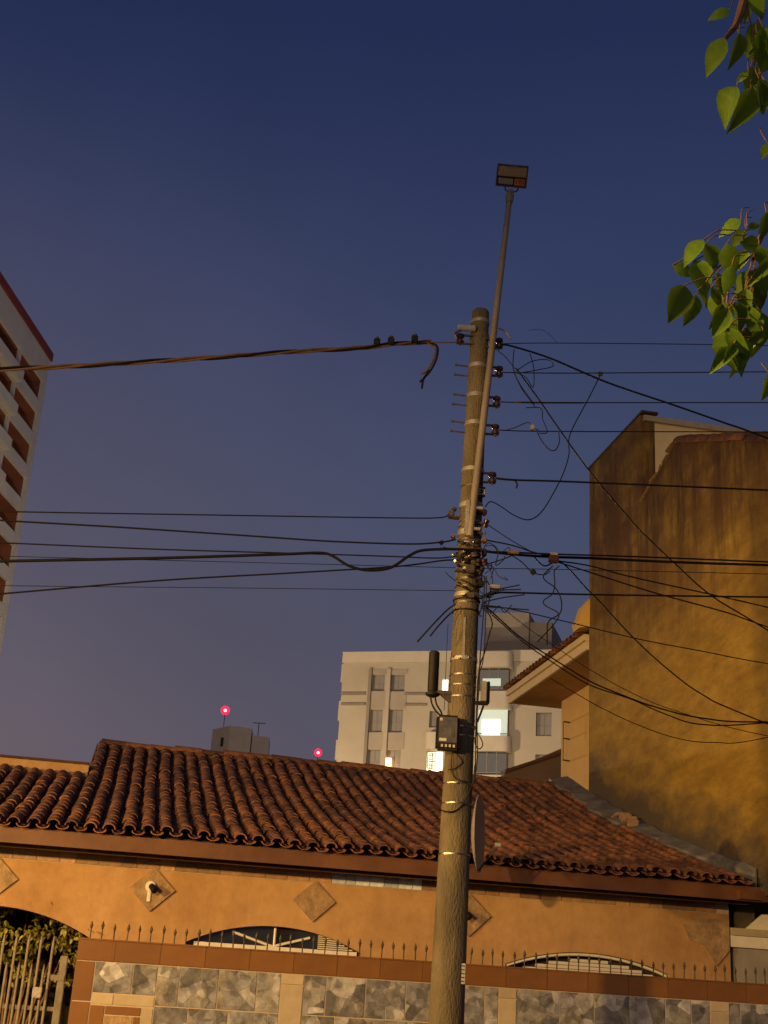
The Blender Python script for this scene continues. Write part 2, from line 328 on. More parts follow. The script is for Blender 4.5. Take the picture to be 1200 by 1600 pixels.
def stone_print():
    """ceramic tile printed with broken grey stones"""
    m = bpy.data.materials.new('stone_tile'); m.use_nodes = True; n = m.node_tree; b = n.nodes['Principled BSDF']; L = n.links.new
    b.inputs['Roughness'].default_value = .38
    t = n.nodes.new('ShaderNodeTexCoord'); oi = n.nodes.new('ShaderNodeObjectInfo')
    sc_ = n.nodes.new('ShaderNodeVectorMath'); sc_.operation = 'SCALE'; sc_.inputs[0].default_value = (17, 31, 9); L(oi.outputs['Random'], sc_.inputs['Scale'])
    a = n.nodes.new('ShaderNodeVectorMath'); a.operation = 'ADD'; L(t.outputs['Object'], a.inputs[0]); L(sc_.outputs[0], a.inputs[1])
    dz = n.nodes.new('ShaderNodeTexNoise'); dz.inputs['Scale'].default_value = 3; L(a.outputs[0], dz.inputs['Vector'])
    m1 = n.nodes.new('ShaderNodeMixRGB'); m1.inputs[0].default_value = .03; L(a.outputs[0], m1.inputs[1]); L(dz.outputs['Color'], m1.inputs[2])
    v = n.nodes.new('ShaderNodeTexVoronoi'); v.inputs['Scale'].default_value = 6.0; L(m1.outputs[0], v.inputs['Vector'])
    sp = n.nodes.new('ShaderNodeSeparateColor'); L(v.outputs['Color'], sp.inputs[0])
    r = n.nodes.new('ShaderNodeValToRGB'); cs = [(0, (.16, .165, .185)), (.3, (.26, .275, .32)), (.5, (.35, .375, .44)), (.7, (.31, .31, .29)), (1, (.56, .60, .69))]
    r.color_ramp.elements[0].color = cs[0][1]+(1,); r.color_ramp.elements[1].color = cs[-1][1]+(1,)
    for p, c in cs[1:-1]: q = r.color_ramp.elements.new(p); q.color = c+(1,)
    L(sp.outputs[0], r.inputs[0])
    ed = n.nodes.new('ShaderNodeTexVoronoi'); ed.feature = 'DISTANCE_TO_EDGE'; ed.inputs['Scale'].default_value = 6.0; L(m1.outputs[0], ed.inputs['Vector'])
    nz = n.nodes.new('ShaderNodeTexNoise'); nz.inputs['Scale'].default_value = 9; nz.inputs['Detail'].default_value = 8; nz.inputs['Roughness'].default_value = .7; L(a.outputs[0], nz.inputs['Vector'])
    r2 = n.nodes.new('ShaderNodeValToRGB'); r2.color_ramp.elements[0].position = .3; r2.color_ramp.elements[1].position = .7; r2.color_ramp.elements[0].color = (.22, .19, .165, 1); r2.color_ramp.elements[1].color = (1.1, 1.05, 1, 1); L(nz.outputs[0], r2.inputs[0])
    mu = n.nodes.new('ShaderNodeMixRGB'); mu.blend_type = 'MULTIPLY'; mu.inputs[0].default_value = .85; L(r.outputs[0], mu.inputs[1]); L(r2.outputs[0], mu.inputs[2])
    v2 = n.nodes.new('ShaderNodeTexVoronoi'); v2.inputs['Scale'].default_value = 15; L(m1.outputs[0], v2.inputs['Vector']); s2_ = n.nodes.new('ShaderNodeSeparateColor'); L(v2.outputs['Color'], s2_.inputs[0])
    k2 = n.nodes.new('ShaderNodeMapRange'); k2.inputs[3].default_value = .62; k2.inputs[4].default_value = 1.22; L(s2_.outputs[1], k2.inputs[0]); k3 = n.nodes.new('ShaderNodeVectorMath'); k3.operation = 'SCALE'; L(mu.outputs[0], k3.inputs[0]); L(k2.outputs[0], k3.inputs['Scale']); mu = k3
    rl = n.nodes.new('ShaderNodeMapRange'); rl.inputs[1].default_value = 0; rl.inputs[2].default_value = .02; rl.inputs[3].default_value = .62; L(ed.outputs['Distance'], rl.inputs[0])
    me_ = n.nodes.new('ShaderNodeVectorMath'); me_.operation = 'SCALE'; L(mu.outputs[0], me_.inputs[0]); L(rl.outputs[0], me_.inputs['Scale'])
    L(me_.outputs[0], b.inputs['Base Color']); MATS['stone_tile'] = m
stone_print()
def plaster():
    m = bpy.data.materials.new('peach_plaster'); m.use_nodes = True; n = m.node_tree; b = n.nodes['Principled BSDF']; L = n.links.new; b.inputs['Roughness'].default_value = .88; b.inputs['Specular IOR Level'].default_value = .25
    t = n.nodes.new('ShaderNodeTexCoord')
    def noise(scale, st, det=6, ro=.6):
        mp = n.nodes.new('ShaderNodeMapping'); mp.inputs['Scale'].default_value = st; L(t.outputs['Object'], mp.inputs[0]); z = n.nodes.new('ShaderNodeTexNoise'); z.inputs['Scale'].default_value = scale; z.inputs['Detail'].default_value = det; z.inputs['Roughness'].default_value = ro; L(mp.outputs[0], z.inputs['Vector']); return z.outputs[0]
    def ramp(src, p0, p1, c0, c1):
        r = n.nodes.new('ShaderNodeValToRGB'); r.color_ramp.elements[0].position = p0; r.color_ramp.elements[1].position = p1; r.color_ramp.elements[0].color = tuple(c0)+(1,); r.color_ramp.elements[1].color = tuple(c1)+(1,); L(src, r.inputs[0]); return r.outputs[0]
    def mul(a, c, f):
        x = n.nodes.new('ShaderNodeMixRGB'); x.blend_type = 'MULTIPLY'; x.inputs[0].default_value = f; L(a, x.inputs[1]); L(c, x.inputs[2]); return x.outputs[0]
    c = ramp(noise(.9, (1, 1, 1)), .33, .68, (.40, .245, .115), (.52, .335, .17))
    c = mul(c, ramp(noise(1.6, (1, 1, .3), 6, .7), .44, .66, (1, 1, 1), (.66, .60, .54)), .5)
    c = mul(c, ramp(noise(7, (1, 1, 1), 8, .7), .36, .60, (.78, .75, .72), (1, 1, 1)), .6)
    L(c, b.inputs['Base Color']); bp = n.nodes.new('ShaderNodeBump'); bp.inputs['Strength'].default_value = .22; bp.inputs['Distance'].default_value = .02; L(noise(38, (1, 1, 1), 6), bp.inputs['Height']); L(bp.outputs[0], b.inputs['Normal'])
    MATS['peach_plaster'] = m
plaster()
mat('diamond_stone', (.38, .26, .145), (.19, .12, .065), .7, scale=9, bump=.4, c3=(.56, .46, .34))
mat('frieze_stone', (.40, .24, .115), (.22, .12, .055), .5, scale=5, bump=.3, rnd=.45)
mat('frieze_lit_gloss', (.70, .80, .88), (.30, .34, .38), .16, scale=7, bump=.1, rnd=.4, spec=.9)  # glossy tile; the white-blue light falling on it is put into its colour
def beacon_halo():
    m = bpy.data.materials.new('beacon_halo'); m.use_nodes = True; n = m.node_tree; b = n.nodes['Principled BSDF']
    b.inputs['Base Color'].default_value = (.8, .03, .08, 1); b.inputs['Alpha'].default_value = .55; b.inputs['Roughness'].default_value = .3
    b.inputs['Emission Color'].default_value = (1, .01, .07, 1); b.inputs['Emission Strength'].default_value = 1.1
    MATS['beacon_halo'] = m
beacon_halo()

# ------------------------------------------------------------------ ground
g = MB().add([(-900, -900, 0), (900, -900, 0), (900, 900, 0), (-900, 900, 0)], [(0, 1, 2, 3)]).build('ground', 'earth'); struct(g)
def hbox(name, m, a, b):
    mb = MB(); mb.box(a, b); mb.v = [H(*p) for p in mb.v]; return struct(mb.build(name, m))
hbox('road', 'asphalt', (-60, -1.5, .0), (60, 8.6, .012))
hbox('pavement', 'pavement', (-60, 8.78, .0), (60, 12.17, .14))
hbox('near_pavement', 'pavement', (-60, -5.5, .0), (60, -1.68, .14))
for nm, a in (('kerb', 8.6), ('near_kerb', -1.68)): hbox(nm, 'grey_render', (-60, a, 0), (60, a+.18, .145))

# ------------------------------------------------------------------ tiled house
VW, VE, VR = 15.7, 15.0, 22.0                     # wall face, eave, ridge (depth from the photographer)
UL, UR = -5.2, 7.49
def roofz(v): s = v-VE; return 3.08 + .22*s + .0108*s*s
def roofslope(v): return math.atan(.22+.0216*(v-VE))
house = thing('tiled_house', 'single storey peach house under a clay tile roof behind the spiked wall', 'house', (1.2, 18.5, 0), 'H')
ARCH = [(.74, 2.82, 2.02, .24), (4.58, 6.67, 2.02, .19), (-2.6, -.31, 1.97, .30)]      # left, right, spring, rise
def archtop(u, A):
    a, b, z, r = A; c, hw = (a+b)/2, (b-a)/2; R = (hw*hw+r*r)/(2*r); return z-(R-r)+math.sqrt(max(R*R-(u-c)**2, 0))
mb = MB(); us = sorted({UL, UR, *[round(UL+i*.4, 3) for i in range(1, 32)], *[a for A in ARCH for a in (A[0], A[1])], *[A[0]+(A[1]-A[0])*i/24 for A in ARCH for i in range(1, 24)]})
us = [u for u in us if UL <= u <= UR]; ZT = 2.98; TW = .22
SILL = {0: 1.0, 1: 1.0, 2: 0.0}
for i in range(len(us)-1):
    a, b = us[i], us[i+1]; k = None
    for j, A in enumerate(ARCH):
        if A[0]-1e-6 <= a and b <= A[1]+1e-6: k = j
    if b-a < 1e-6: continue
    if k is None:
        mb.add([(a, VW, 0), (b, VW, 0), (b, VW, ZT), (a, VW, ZT), (a, VW+TW, 0), (b, VW+TW, 0), (b, VW+TW, ZT), (a, VW+TW, ZT)], [(0, 1, 2, 3), (4, 5, 6, 7)])
    else:
        za, zb = archtop(a, ARCH[k]), archtop(b, ARCH[k])
        mb.add([(a, VW, za), (b, VW, zb), (b, VW, ZT), (a, VW, ZT), (a, VW+TW, za), (b, VW+TW, zb), (b, VW+TW, ZT), (a, VW+TW, ZT)], [(0, 1, 2, 3), (4, 5, 6, 7), (0, 1, 5, 4)])
        s = SILL[k]
        if s: mb.add([(a, VW, 0), (b, VW, 0), (b, VW, s), (a, VW, s), (a, VW+TW, 0), (b, VW+TW, 0), (b, VW+TW, s), (a, VW+TW, s)], [(0, 1, 2, 3), (4, 5, 6, 7), (3, 2, 6, 7)])
for A, k in zip(ARCH, SILL):
    for u in A[:2]:
        s = SILL[k]; mb.add([(u, VW, s), (u, VW+TW, s), (u, VW+TW, A[2]), (u, VW, A[2])], [(0, 1, 2, 3)])
mb.add([(UL, VW, 0), (UL, VW+TW, 0), (UL, VW+TW, ZT), (UL, VW, ZT)], [(0, 1, 2, 3)])
mb.add([(UR, VW, 0), (UR, VW+TW, 0), (UR, VW+TW, ZT), (UR, VW, ZT)], [(0, 1, 2, 3)])
wall = mb.build('wall', 'peach_plaster', house)
mb = MB().box((UL, VW+TW, 0), (UL+.2, 28, 3.0)); mb.box((UR-.2, VW+TW, 0), (UR, 28, 3.0)); mb.box((UL, 28, 0), (UR, 28.2, 3.0)).build('side_wall', 'peach_plaster', house)
MB().box((UL+.2, 18.6, 0), (UR-.2, 18.7, 3.9)).build('inner_wall', 'interior', house)
# fascia, soffit, beam
MB().box((UL, VE+.06, 2.915), (7.62, VE+.10, 3.085)).build('fascia', 'brown_paint', house)
MB().box((UL, VE+.10, 2.93), (7.60, VW, 2.965)).build('soffit', 'dark_brown_paint', house)
MB().box((UL, VE+.30, 2.895), (7.58, VE+.44, 2.929)).build('beam', 'dark_brown_paint', house)
fr = MB().box((UL, VW-.010, 2.785), (7.485, VW-.001, 2.928)).build('frieze', 'grout', house)
me_f = [mesh_of(MB().bevbox((0, -.012, 0), (wd, 0, .128), .004), 'frieze_tile', m) for wd, m in ((.26, 'frieze_stone'), (.17, 'frieze_stone'), (.17, 'frieze_lit_gloss'), (.11, 'frieze_lit_gloss'))]
u = -2.3
while u < 7.2:
    lit_run = 2.30 < u < 3.50
    k = random.choice((2, 3)) if lit_run else random.choice((0, 0, 1)); wd = (.26, .17, .17, .11)[k]
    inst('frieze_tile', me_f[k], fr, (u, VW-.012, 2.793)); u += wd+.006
# diamonds of stone on the wall
for i, (u, z) in enumerate([(-1.5, 2.57), (.29, 2.57), (2.20, 2.575), (4.11, 2.545)]):
    k = .265
    if i == 2: k = .255
    p = [(u-k, VW-.028, z), (u, VW-.028, z-k*.93), (u+k, VW-.028, z), (u, VW-.028, z+k*.93)]
    MB().prism(p, (0, .027, 0)).build('stone_diamond', 'diamond_stone', house)
p = [(6.86, VW-.02, 2.62), (7.12, VW-.02, 2.74), (7.48, VW-.02, 2.70), (7.48, VW-.02, 2.36), (7.30, VW-.02, 2.16), (7.15, VW-.02, 2.40), (6.95, VW-.02, 2.45)]
MB().prism(p, (0, .019, 0)).build('stone_patch', 'diamond_stone', house, label='ragged patch of stone cladding at the corner of the house')
# arched windows
A = ARCH[0]; VG = VW+.13
wn1 = MB().add([(A[0], VG, SILL[0])]+[(A[0]+(A[1]-A[0])*i/24, VG, archtop(A[0]+(A[1]-A[0])*i/24, A)) for i in range(25)]+[(A[1], VG, SILL[0])], [tuple(range(27))]).build('window', 'glass_dark', house, label='arched glass window with thin white bars')
MB().box((A[0]+.1, VG-.05, 1.985), (A[1]-.05, VG-.01, 2.035)).build('rail', 'white_paint', wn1)
c = 1.78
for a, b in (((c, 2.02), (c, 2.25)), ((c, 2.03), (1.28, 2.17)), ((c, 2.04), (2.2, 2.16))):
    MB().tube([(a[0], VG-.03, a[1]), (b[0], VG-.03, b[1])], .016, 6).build('bar', 'white_paint', wn1)
for k in range(7):
    mb = MB().box((2.30, VG-.03, 2.045+k*.023), (2.30+.42-k*.05, VG-.012, 2.058+k*.023)); mb.build('louvre_slat', 'shutter', wn1)
A = ARCH[1]
wn2 = MB().add([(A[0], VG+.03, SILL[1])]+[(A[0]+(A[1]-A[0])*i/24, VG+.03, archtop(A[0]+(A[1]-A[0])*i/24, A)) for i in range(25)]+[(A[1], VG+.03, SILL[1])], [tuple(range(27))]).build('window', 'interior', house, label='arched window closed by a pale roller shutter')
pts = [(A[0]+.02+(A[1]-A[0]-.04)*i/30, VW+.03, archtop(A[0]+.02+(A[1]-A[0]-.04)*i/30, A)-.025) for i in range(31)]
MB().tube(pts, .017, 6).build('arch_trim', 'white_paint', wn2)
for k in range(12):
    z = 1.72+k*.042; hw = (A[1]-A[0])/2-.02
    cc = (A[0]+A[1])/2
    ok = [t for t in [i/60*hw for i in range(61)] if archtop(cc+t, A)-.06 > z+.036]
    if not ok: continue
    t = max(ok); MB().bevbox((cc-t+.12, VG-.01, z), (cc+t, VG+.012, z+.036), .006).build('shutter_slat', 'shutter', wn2)
# ---- roof
roof_mb = MB(); NS = 14
vs_ = [VE+.08+(VR-VE-.08)*i/NS for i in range(NS+1)]
def sheet(ua, ub, v0, v1, n, dz=0.0, th=.05):
    m_ = MB()
    vv = [v0+(v1-v0)*i/n for i in range(n+1)]
    for i in range(n):
        a, b = vv[i], vv[i+1]
        m_.add([(ua, a, roofz(a)+dz), (ub, a, roofz(a)+dz), (ub, b, roofz(b)+dz), (ua, b, roofz(b)+dz), (ua, a, roofz(a)+dz-th), (ub, a, roofz(a)+dz-th), (ub, b, roofz(b)+dz-th), (ua, b, roofz(b)+dz-th)],
               [(0, 1, 2, 3), (4, 5, 6, 7), (0, 4, 7, 3), (1, 5, 6, 2), (0, 1, 5, 4), (3, 2, 6, 7)])
    return m_
US = -.70                                         # the roof left of here stops lower down, at v = 19.5
VL = 19.5
rs = sheet(US, 7.55, VE+.12, VR, 14); l = sheet(UL, US-.002, VE+.12, VL, 9); rs.add(l.v, l.f)
rs.add([(US, VR, roofz(VR)), (7.55, VR, roofz(VR)), (7.55, 28.6, 3.2), (US, 28.6, 3.2), (US, VR, roofz(VR)-.05), (7.55, VR, roofz(VR)-.05), (7.55, 28.6, 3.15), (US, 28.6, 3.15)], [(0, 1, 2, 3), (4, 5, 6, 7), (0, 1, 5, 4), (2, 3, 7, 6), (0, 3, 7, 4), (1, 2, 6, 5)])
roof = rs.build('roof', 'terracotta_dark', house)
def tile_mb(up=True, L_=.40, r1=.0755, r2=.0715, th=.014, n=7):
    m_ = MB(); vs2 = []; 
    for (yy, r) in ((0, r1), (L_, r2)):
        for rr_ in (r, r-th):
            for j in range(n+1):
                t = math.pi*j/n; vs2.append((math.cos(t)*rr_, yy, (math.sin(t)*rr_*(.84 if up else -.52))))
    k = n+1; fs = []
    for j in range(n):
        fs += [(j, j+1, 2*k+j+1, 2*k+j), (k+j, k+j+1, 3*k+j+1, 3*k+j), (j, j+1, k+j+1, k+j)]
    fs += [(0, k, 3*k, 2*k), (n, k+n, 3*k+n, 2*k+n)]
    m_.add(vs2, fs); return m_
me_cov = mesh_of(tile_mb(True), 'cover_tile', 'terracotta', True); me_cha = mesh_of(tile_mb(False), 'channel_tile', 'terracotta', True)
PIT_U, STEP = .21, .262
cols = [UL+.1+PIT_U*i for i in range(int((7.36-UL-.1)/PIT_U)+1)]
vis_cols = [u for u in cols if u > -2.4]
# row positions along v
rows = []; v = VE-.05
while v < VR-.1: rows.append(v); v += STEP*math.cos(roofslope(v))
rest_c, rest_h = MB(), MB(); tc_, th_ = tile_mb(True), tile_mb(False)
def put(mbd, tpl, loc, rot):
    m4 = Matrix.Translation(loc) @ Matrix.Rotation(rot[2], 4, 'Z') @ Matrix.Rotation(rot[0], 4, 'X'); mbd.add([m4 @ p for p in tpl.v], tpl.f)
for i, v in enumerate(rows):
    for u in cols:
        if u < US-.02 and v > VL-.25: continue
        sl = roofslope(v); jit = random.gauss(0, .006); z = roofz(v)
        wob = .012*math.sin(u*2.1+v*1.3)+.008*math.sin(u*5.3)
        slip = random.choice((-.05, -.03, .03)) if random.random() < .06 else 0
        loc = (u+jit*1.4, v+random.gauss(0, .008)+slip, z+.075+wob); rot = (sl-.011+random.gauss(0, .006), 0, random.gauss(0, .012))
        if i < 6 and u in vis_cols: inst('cover_tile', me_cov, roof, loc, rot)
        else: put(rest_c, tc_, loc, rot)
        uc = u+PIT_U/2
        if uc > 7.5: continue
        loc = (uc+jit, v-.02, z+.062+wob); rot = (sl-.03, 0, random.gauss(0, .01))
        if i < 1 and u in vis_cols: inst('channel_tile', me_cha, roof, loc, rot)
        else: put(rest_h, th_, loc, rot)
o = rest_c.build('upper_cover_tiles', 'terracotta', roof, True); o['kind'] = 'stuff'
o = rest_h.build('upper_channel_tiles', 'terracotta', roof, True); o['kind'] = 'stuff'
me_rid = mesh_of(tile_mb(True, .46, .125, .105, .016, 8), 'ridge_tile', 'terracotta', True)
u = US-.02
while u < 7.3:
    inst('ridge_tile', me_rid, roof, (u, VR, roofz(VR)+.065+random.gauss(0, .008)), (0, random.gauss(0, .012)+.025, -math.pi/2+random.gauss(0, .02)), (1, 1, 1)); u += .41
mb = MB()
for i in range(14):
    a, b = VL-.1+(VR-VL+.1)*i/14, VL-.1+(VR-VL+.1)*(i+1)/14
    if i % 1 == 0: pass
mb = sheet(US-.09, US-.075, VL-.05, VR, 8, .10, .16); mb.build('verge', 'mortar', roof)
MB().box((US-.06, VR-.05, roofz(VR)-.05), (7.5, VR+.05, roofz(VR)+.10)).build('ridge_bed', 'mortar', roof)
vr = [VL-.1+.34*i for i in range(8)]
MB().box((UL, VL+.02, 3.6), (US-.075, VL+.16, 4.50)).build('parapet', 'peach_plaster', house)
MB().box((UL, VL-.02, 4.502), (US-.075, VL+.20, 4.535)).build('parapet_coping', 'terracotta_dark', house)
# lead and cement flashing between the tiles and the big side wall
mb = MB(); NF = 22
for i in range(NF):
    a, b = VE+.1+(VR-VE+.2)*i/NF, VE+.1+(VR-VE+.2)*(i+1)/NF
    wa, wb = [.10+.26*max(0, min(1, (v-16.2)/2.5))+.05*math.sin(v*7)+.04*math.sin(v*17) for v in (a, b)]
    za, zb = roofz(a)+.155+.02*math.sin(a*9), roofz(b)+.155+.02*math.sin(b*9)
    mb.add([(7.59-wa, a, za), (7.59, a, za+.07), (7.59, b, zb+.07), (7.59-wb, b, zb), (7.59-wa, a, za-.16), (7.59, a, za-.16), (7.59, b, zb-.16), (7.59-wb, b, zb-.16)],
           [(0, 1, 2, 3), (0, 3, 7, 4), (0, 1, 5, 4), (3, 2, 6, 7)])
mb.build('flashing', 'flashing', house)
random.seed(3)
mb = MB()
for k in range(9):
    v = 18.4+random.random()*.9; mb.bevbox((7.30, v, roofz(v)+.12), (7.30+.12+random.random()*.12, v+.12+random.random()*.12, roofz(v)+.24+random.random()*.06), .02)
mb.build('loose_mortar', 'mortar', house)
mb = MB().box((7.30, VE-.03, 2.93), (7.74, VE+.30, 3.03)); mb.build('gutter_end', 'brown_paint', house)
# wall lamps on two of the diamonds
for (u, z, lb) in ((.27, 2.60, 'small round white wall spotlight on the second stone diamond from the left'), (4.03, 2.56, 'small round white wall spotlight just right of the utility pole')):
    t = thing('wall_spotlight', lb, 'wall lamp', (u, VW-.03, z), 'H', 'spotlights on the house wall')
    MB().lathe((u, VW-.03, z), [(0, .062), (.02, .062), (.03, .05)], (0, -1, 0), 20).build('base_plate', 'white_paint', t, True)
    MB().tube([(u, VW-.05, z), (u+.01, VW-.10, z-.01), (u+.03, VW-.12, z-.02)], .016, 8).build('arm', 'black_plastic', t, True)
    ax = Vector((.55, -.55, -.62)).normalized(); c = Vector((u+.025, VW-.12, z-.02))
    MB().lathe(c-ax*.05, [(0, .025), (.01, .034), (.10, .042), (.105, .036)], ax, 14).build('lamp_head', 'black_plastic', t, True)
    if u < 1: MB().bevbox((u-.03, VW-.045, z-.17), (u+.012, VW-.03, z-.05), .005).build('junction_cover', 'white_paint', t)

# ------------------------------------------------------------------ boundary wall with spikes
VB = 12.2; ZC = 1.9; UB0, UB1 = -.36, 7.7
bw = thing('boundary_wall', 'low street wall clad in brown and printed stone tiles, topped with iron spikes', 'wall', (3.5, VB, 0), 'H')
MB().box((UB0+.012, VB, 0), (UB1, VB+.22, ZC-.012)).build('core', 'grout', bw)
TD = .006
def plate(name, m, ua, ub, za, zb, label=None, proud=0):
    me = MB().bevbox((0, 0, 0), (ub-ua-.010, TD+proud, zb-za-.010), .002).mesh(name); me.materials.append(MATS[m])
    return inst(name, me, bw, (ua+.005, VB-TD-proud-.0005, za+.005))
MB().box((UB0+.001, VB-.0095, 1.718), (UB1, VB-.001, ZC-.013)).build('coping_bed', 'brown_tile', bw)
# brown coping course: front tiles, then a top row
u = UB0
for wd in [.33]+[.40]*30:
    b = min(u+wd, UB1)
    if b-u > .05:
        plate('coping_tile', 'brown_tile', u, b, 1.715, ZC, proud=.006)
        me = MB().bevbox((0, 0, 0), (b-u-.003, .25, .014), .003).mesh('top_tile'); me.materials.append(MATS['brown_tile']); inst('top_tile', me, bw, (u+.0015, VB-.021, ZC-.0115))
    u = b
# left pier in brown tiles
for za, zb in ((1.38, 1.714), (1.05, 1.38), (.72, 1.05), (.39, .72), (.06, .39)): plate('pier_tile', 'brown_tile', UB0, -.19, za, zb)
for i in range(4): plate('pier_side', 'brown_tile', UB0, UB0+.012, .06+.4*i, .46+.4*i) if False else None
MB().box((UB0, VB+.002, .06), (UB0+.011, VB+.22, ZC-.014)).build('pier_side', 'brown_tile', bw)
# first panel: two stone tiles over a cream strip with a brown inset
plate('stone_tile', 'stone_tile', -.19, .145, 1.455, 1.714); plate('stone_tile', 'stone_tile', .145, .36, 1.455, 1.714)
plate('cream_tile', 'cream_tile', -.19, .005, 1.36, 1.452); plate('cream_tile', 'cream_tile', .005, .36, 1.36, 1.452)
plate('cream_tile', 'cream_tile', .255, .36, 1.0, 1.357); plate('cream_tile', 'cream_tile', .255, .36, .6, 1.0)
plate('inset_tile', 'brown_tile', -.19, -.06, .9, 1.357); plate('inset_tile', 'brown_tile', -.06, .255, 1.28, 1.357); plate('inset_tile', 'brown_tile', .19, .255, .9, 1.28); plate('inset_stone', 'diamond_stone', -.06, .19, .95, 1.28)
# the printed stone tiles
xs1 = [.36, .56, .905, 1.25, 1.465]; xs2 = [1.675, 1.88, 2.245, 2.62, 2.97, 3.17, 3.365, 3.50]; xs3 = [3.675, 4.09, 4.43, 4.78, 5.14, 5.40, 5.59]; xs4 = [5.79, 5.90, 6.25, 6.6, 6.95, 7.30, 7.7]
for xs in (xs1, xs2, xs3, xs4):
    for i in range(len(xs)-1): plate('stone_tile', 'stone_tile', xs[i], xs[i+1], 1.375, 1.714)
    for r_ in range(4):
        x = xs[0]; z1 = 1.375-r_*.34
        off = .30 if r_ % 2 == 0 else .14
        while x < xs[-1]-.02:
            b = min(x+off, xs[-1]); plate('stone_tile', 'stone_tile', x, b, max(z1-.34, .06), z1); x = b; off = .355
for a, b in ((1.465, 1.675), (3.50, 3.675), (5.59, 5.79)):
    for za, zb in ((1.62, 1.714), (1.28, 1.62), (.94, 1.28), (.6, .94), (.26, .6)): plate('cream_tile', 'cream_tile', a, b, za, zb, proud=.004)
# spikes
sp = MB(); sp.tube([(0, 0, -.02), (0, 0, .085)], .0062, 6); sp.lathe((0, 0, .082), [(0, .007), (.008, .013), (.014, .008), (.026, .016), (.066, .002)], (0, 0, 1), 6)
me_sp = mesh_of(sp, 'spike', 'iron')
u = -.27
while u < 7.6:
    inst('spike', me_sp, bw, (u+random.gauss(0, .004), VB+.08, ZC+.002), (random.gauss(0, .03), random.gauss(0, .03), random.random()), (1, 1, 1+random.gauss(0, .05))); u += .1065

# ------------------------------------------------------------------ gate at the left
gate = thing('bar_gate', 'tall iron gate of vertical bars left of the street wall', 'gate', (-1.6, 12.32, 0), 'H')
def bar(u, z, m='grey_paint', y=12.32):
    MB().tube([(u, y, .1), (u, y, z)], .0125, 8).build('bar', m, gate, True) if False else None
mbar = mesh_of(MB().tube([(0, 0, .12), (0, 0, 1.84), (0, 0, 1.90)], [.0125, .0125, .004], 7), 'bar', 'grey_paint', True)
mbar2 = mesh_of(MB().tube([(0, 0, .12), (0, 0, 1.60), (0, 0, 1.66)], [.0125, .0125, .004], 7), 'short_bar', 'grey_paint', True)
u = -.58; k = 0
while u > -2.9:
    inst('bar', mbar, gate, (u, 12.32, 0)); inst('short_bar', mbar2, gate, (u-.053, 12.335, 0)); u -= .107
for z in (1.28, .95, .2): MB().box((-2.95, 12.338, z), (-.50, 12.352, z+.035)).build('rail', 'grey_paint', gate)
MB().bevbox((-.50, 12.27, 0), (-.435, 12.33, 1.74), .006).build('post', 'grey_paint', gate)
MB().bevbox((-.56, 12.26, 1.53), (-.44, 12.34, 1.58), .006).build('hinge', 'grey_paint', gate)
MB().bevbox((-.70, 12.28, 1.38), (-.62, 12.345, 1.47), .006).build('lock_box', 'galvanised', gate)
# shrub inside the carport arch
def leaf_mesh(name, m, L_=.11, W_=.07, fold=.25, curl=.3):
    m_ = MB(); prof = [(0, .0), (.12, .55), (.3, .98), (.5, .95), (.7, .68), (.88, .28), (1, 0)]; vs2 = []; fs = []
    for i, (t, w_) in enumerate(prof):
        x = t*L_; z = -curl*L_*t*t
        vs2 += [(x, -w_*W_/2, z+fold*w_*W_/2), (x, 0, z), (x, w_*W_/2, z+fold*w_*W_/2)]
    for i in range(len(prof)-1):
        a = i*3; fs += [(a, a+1, a+4, a+3), (a+1, a+2, a+5, a+4)]
    m_.add(vs2, fs); me = bpy.data.meshes.new(name); me.from_pydata([tuple(p) for p in m_.v], [], m_.f); me.materials.append(MATS[m]); me.polygons.foreach_set('use_smooth', [True]*len(me.polygons)); return me
random.seed(11)
shrub = thing('garden_shrub', 'yellow green leafy shrub behind the bars of the left gate', 'shrub', (-1.2, 16.55, 0), 'H')
fb = MB(); base = leaf_mesh('tmp', 'shrub', .085, .05)
bv = [v_.co.copy() for v_ in base.vertices]; bf = [tuple(p.vertices) for p in base.polygons]
stems = MB()
for k in range(9):
    a = random.random()*6.28; r = random.random()*.5; tip = (-1.2+math.cos(a)*.8*random.random()-.0, 16.6+math.sin(a)*r, 1.9+random.random()*.45)
    stems.tube(catmull([(-1.2+random.gauss(0, .1), 16.6, 0), (-1.2+(tip[0]+1.2)*.4, 16.6, .9), tip], 4), [.022-.0018*i for i in range(9)], 5)
stems.build('stems', 'twig', shrub)
for k in range(2600):
    c = Vector((random.uniform(-2.5, -.30), random.gauss(16.45, .28), random.uniform(1.45, 2.42)))
    if math.sin(c.x*9+c.z*7)+math.sin(c.x*4-c.z*11+2) < -.75: continue
    if c.z < 1.68 and random.random() < .45: continue
    q = Matrix.Translation(c) @ Matrix.Rotation(random.random()*6.28, 4, 'Z') @ Matrix.Rotation(random.uniform(-.3, 1.3), 4, 'Y') @ Matrix.Rotation(random.gauss(0, .6), 4, 'X') @ Matrix.Scale(random.uniform(.6, 1.15), 4)
    fb.add([q @ p for p in bv], bf)
me = bpy.data.meshes.new('foliage'); me.from_pydata([tuple(p-ORG[shrub.name]) for p in fb.v], [], fb.f); me.materials.append(MATS['shrub'])
o = bpy.data.objects.new('foliage', me); col.objects.link(o); o.parent = shrub; o['kind'] = 'stuff'

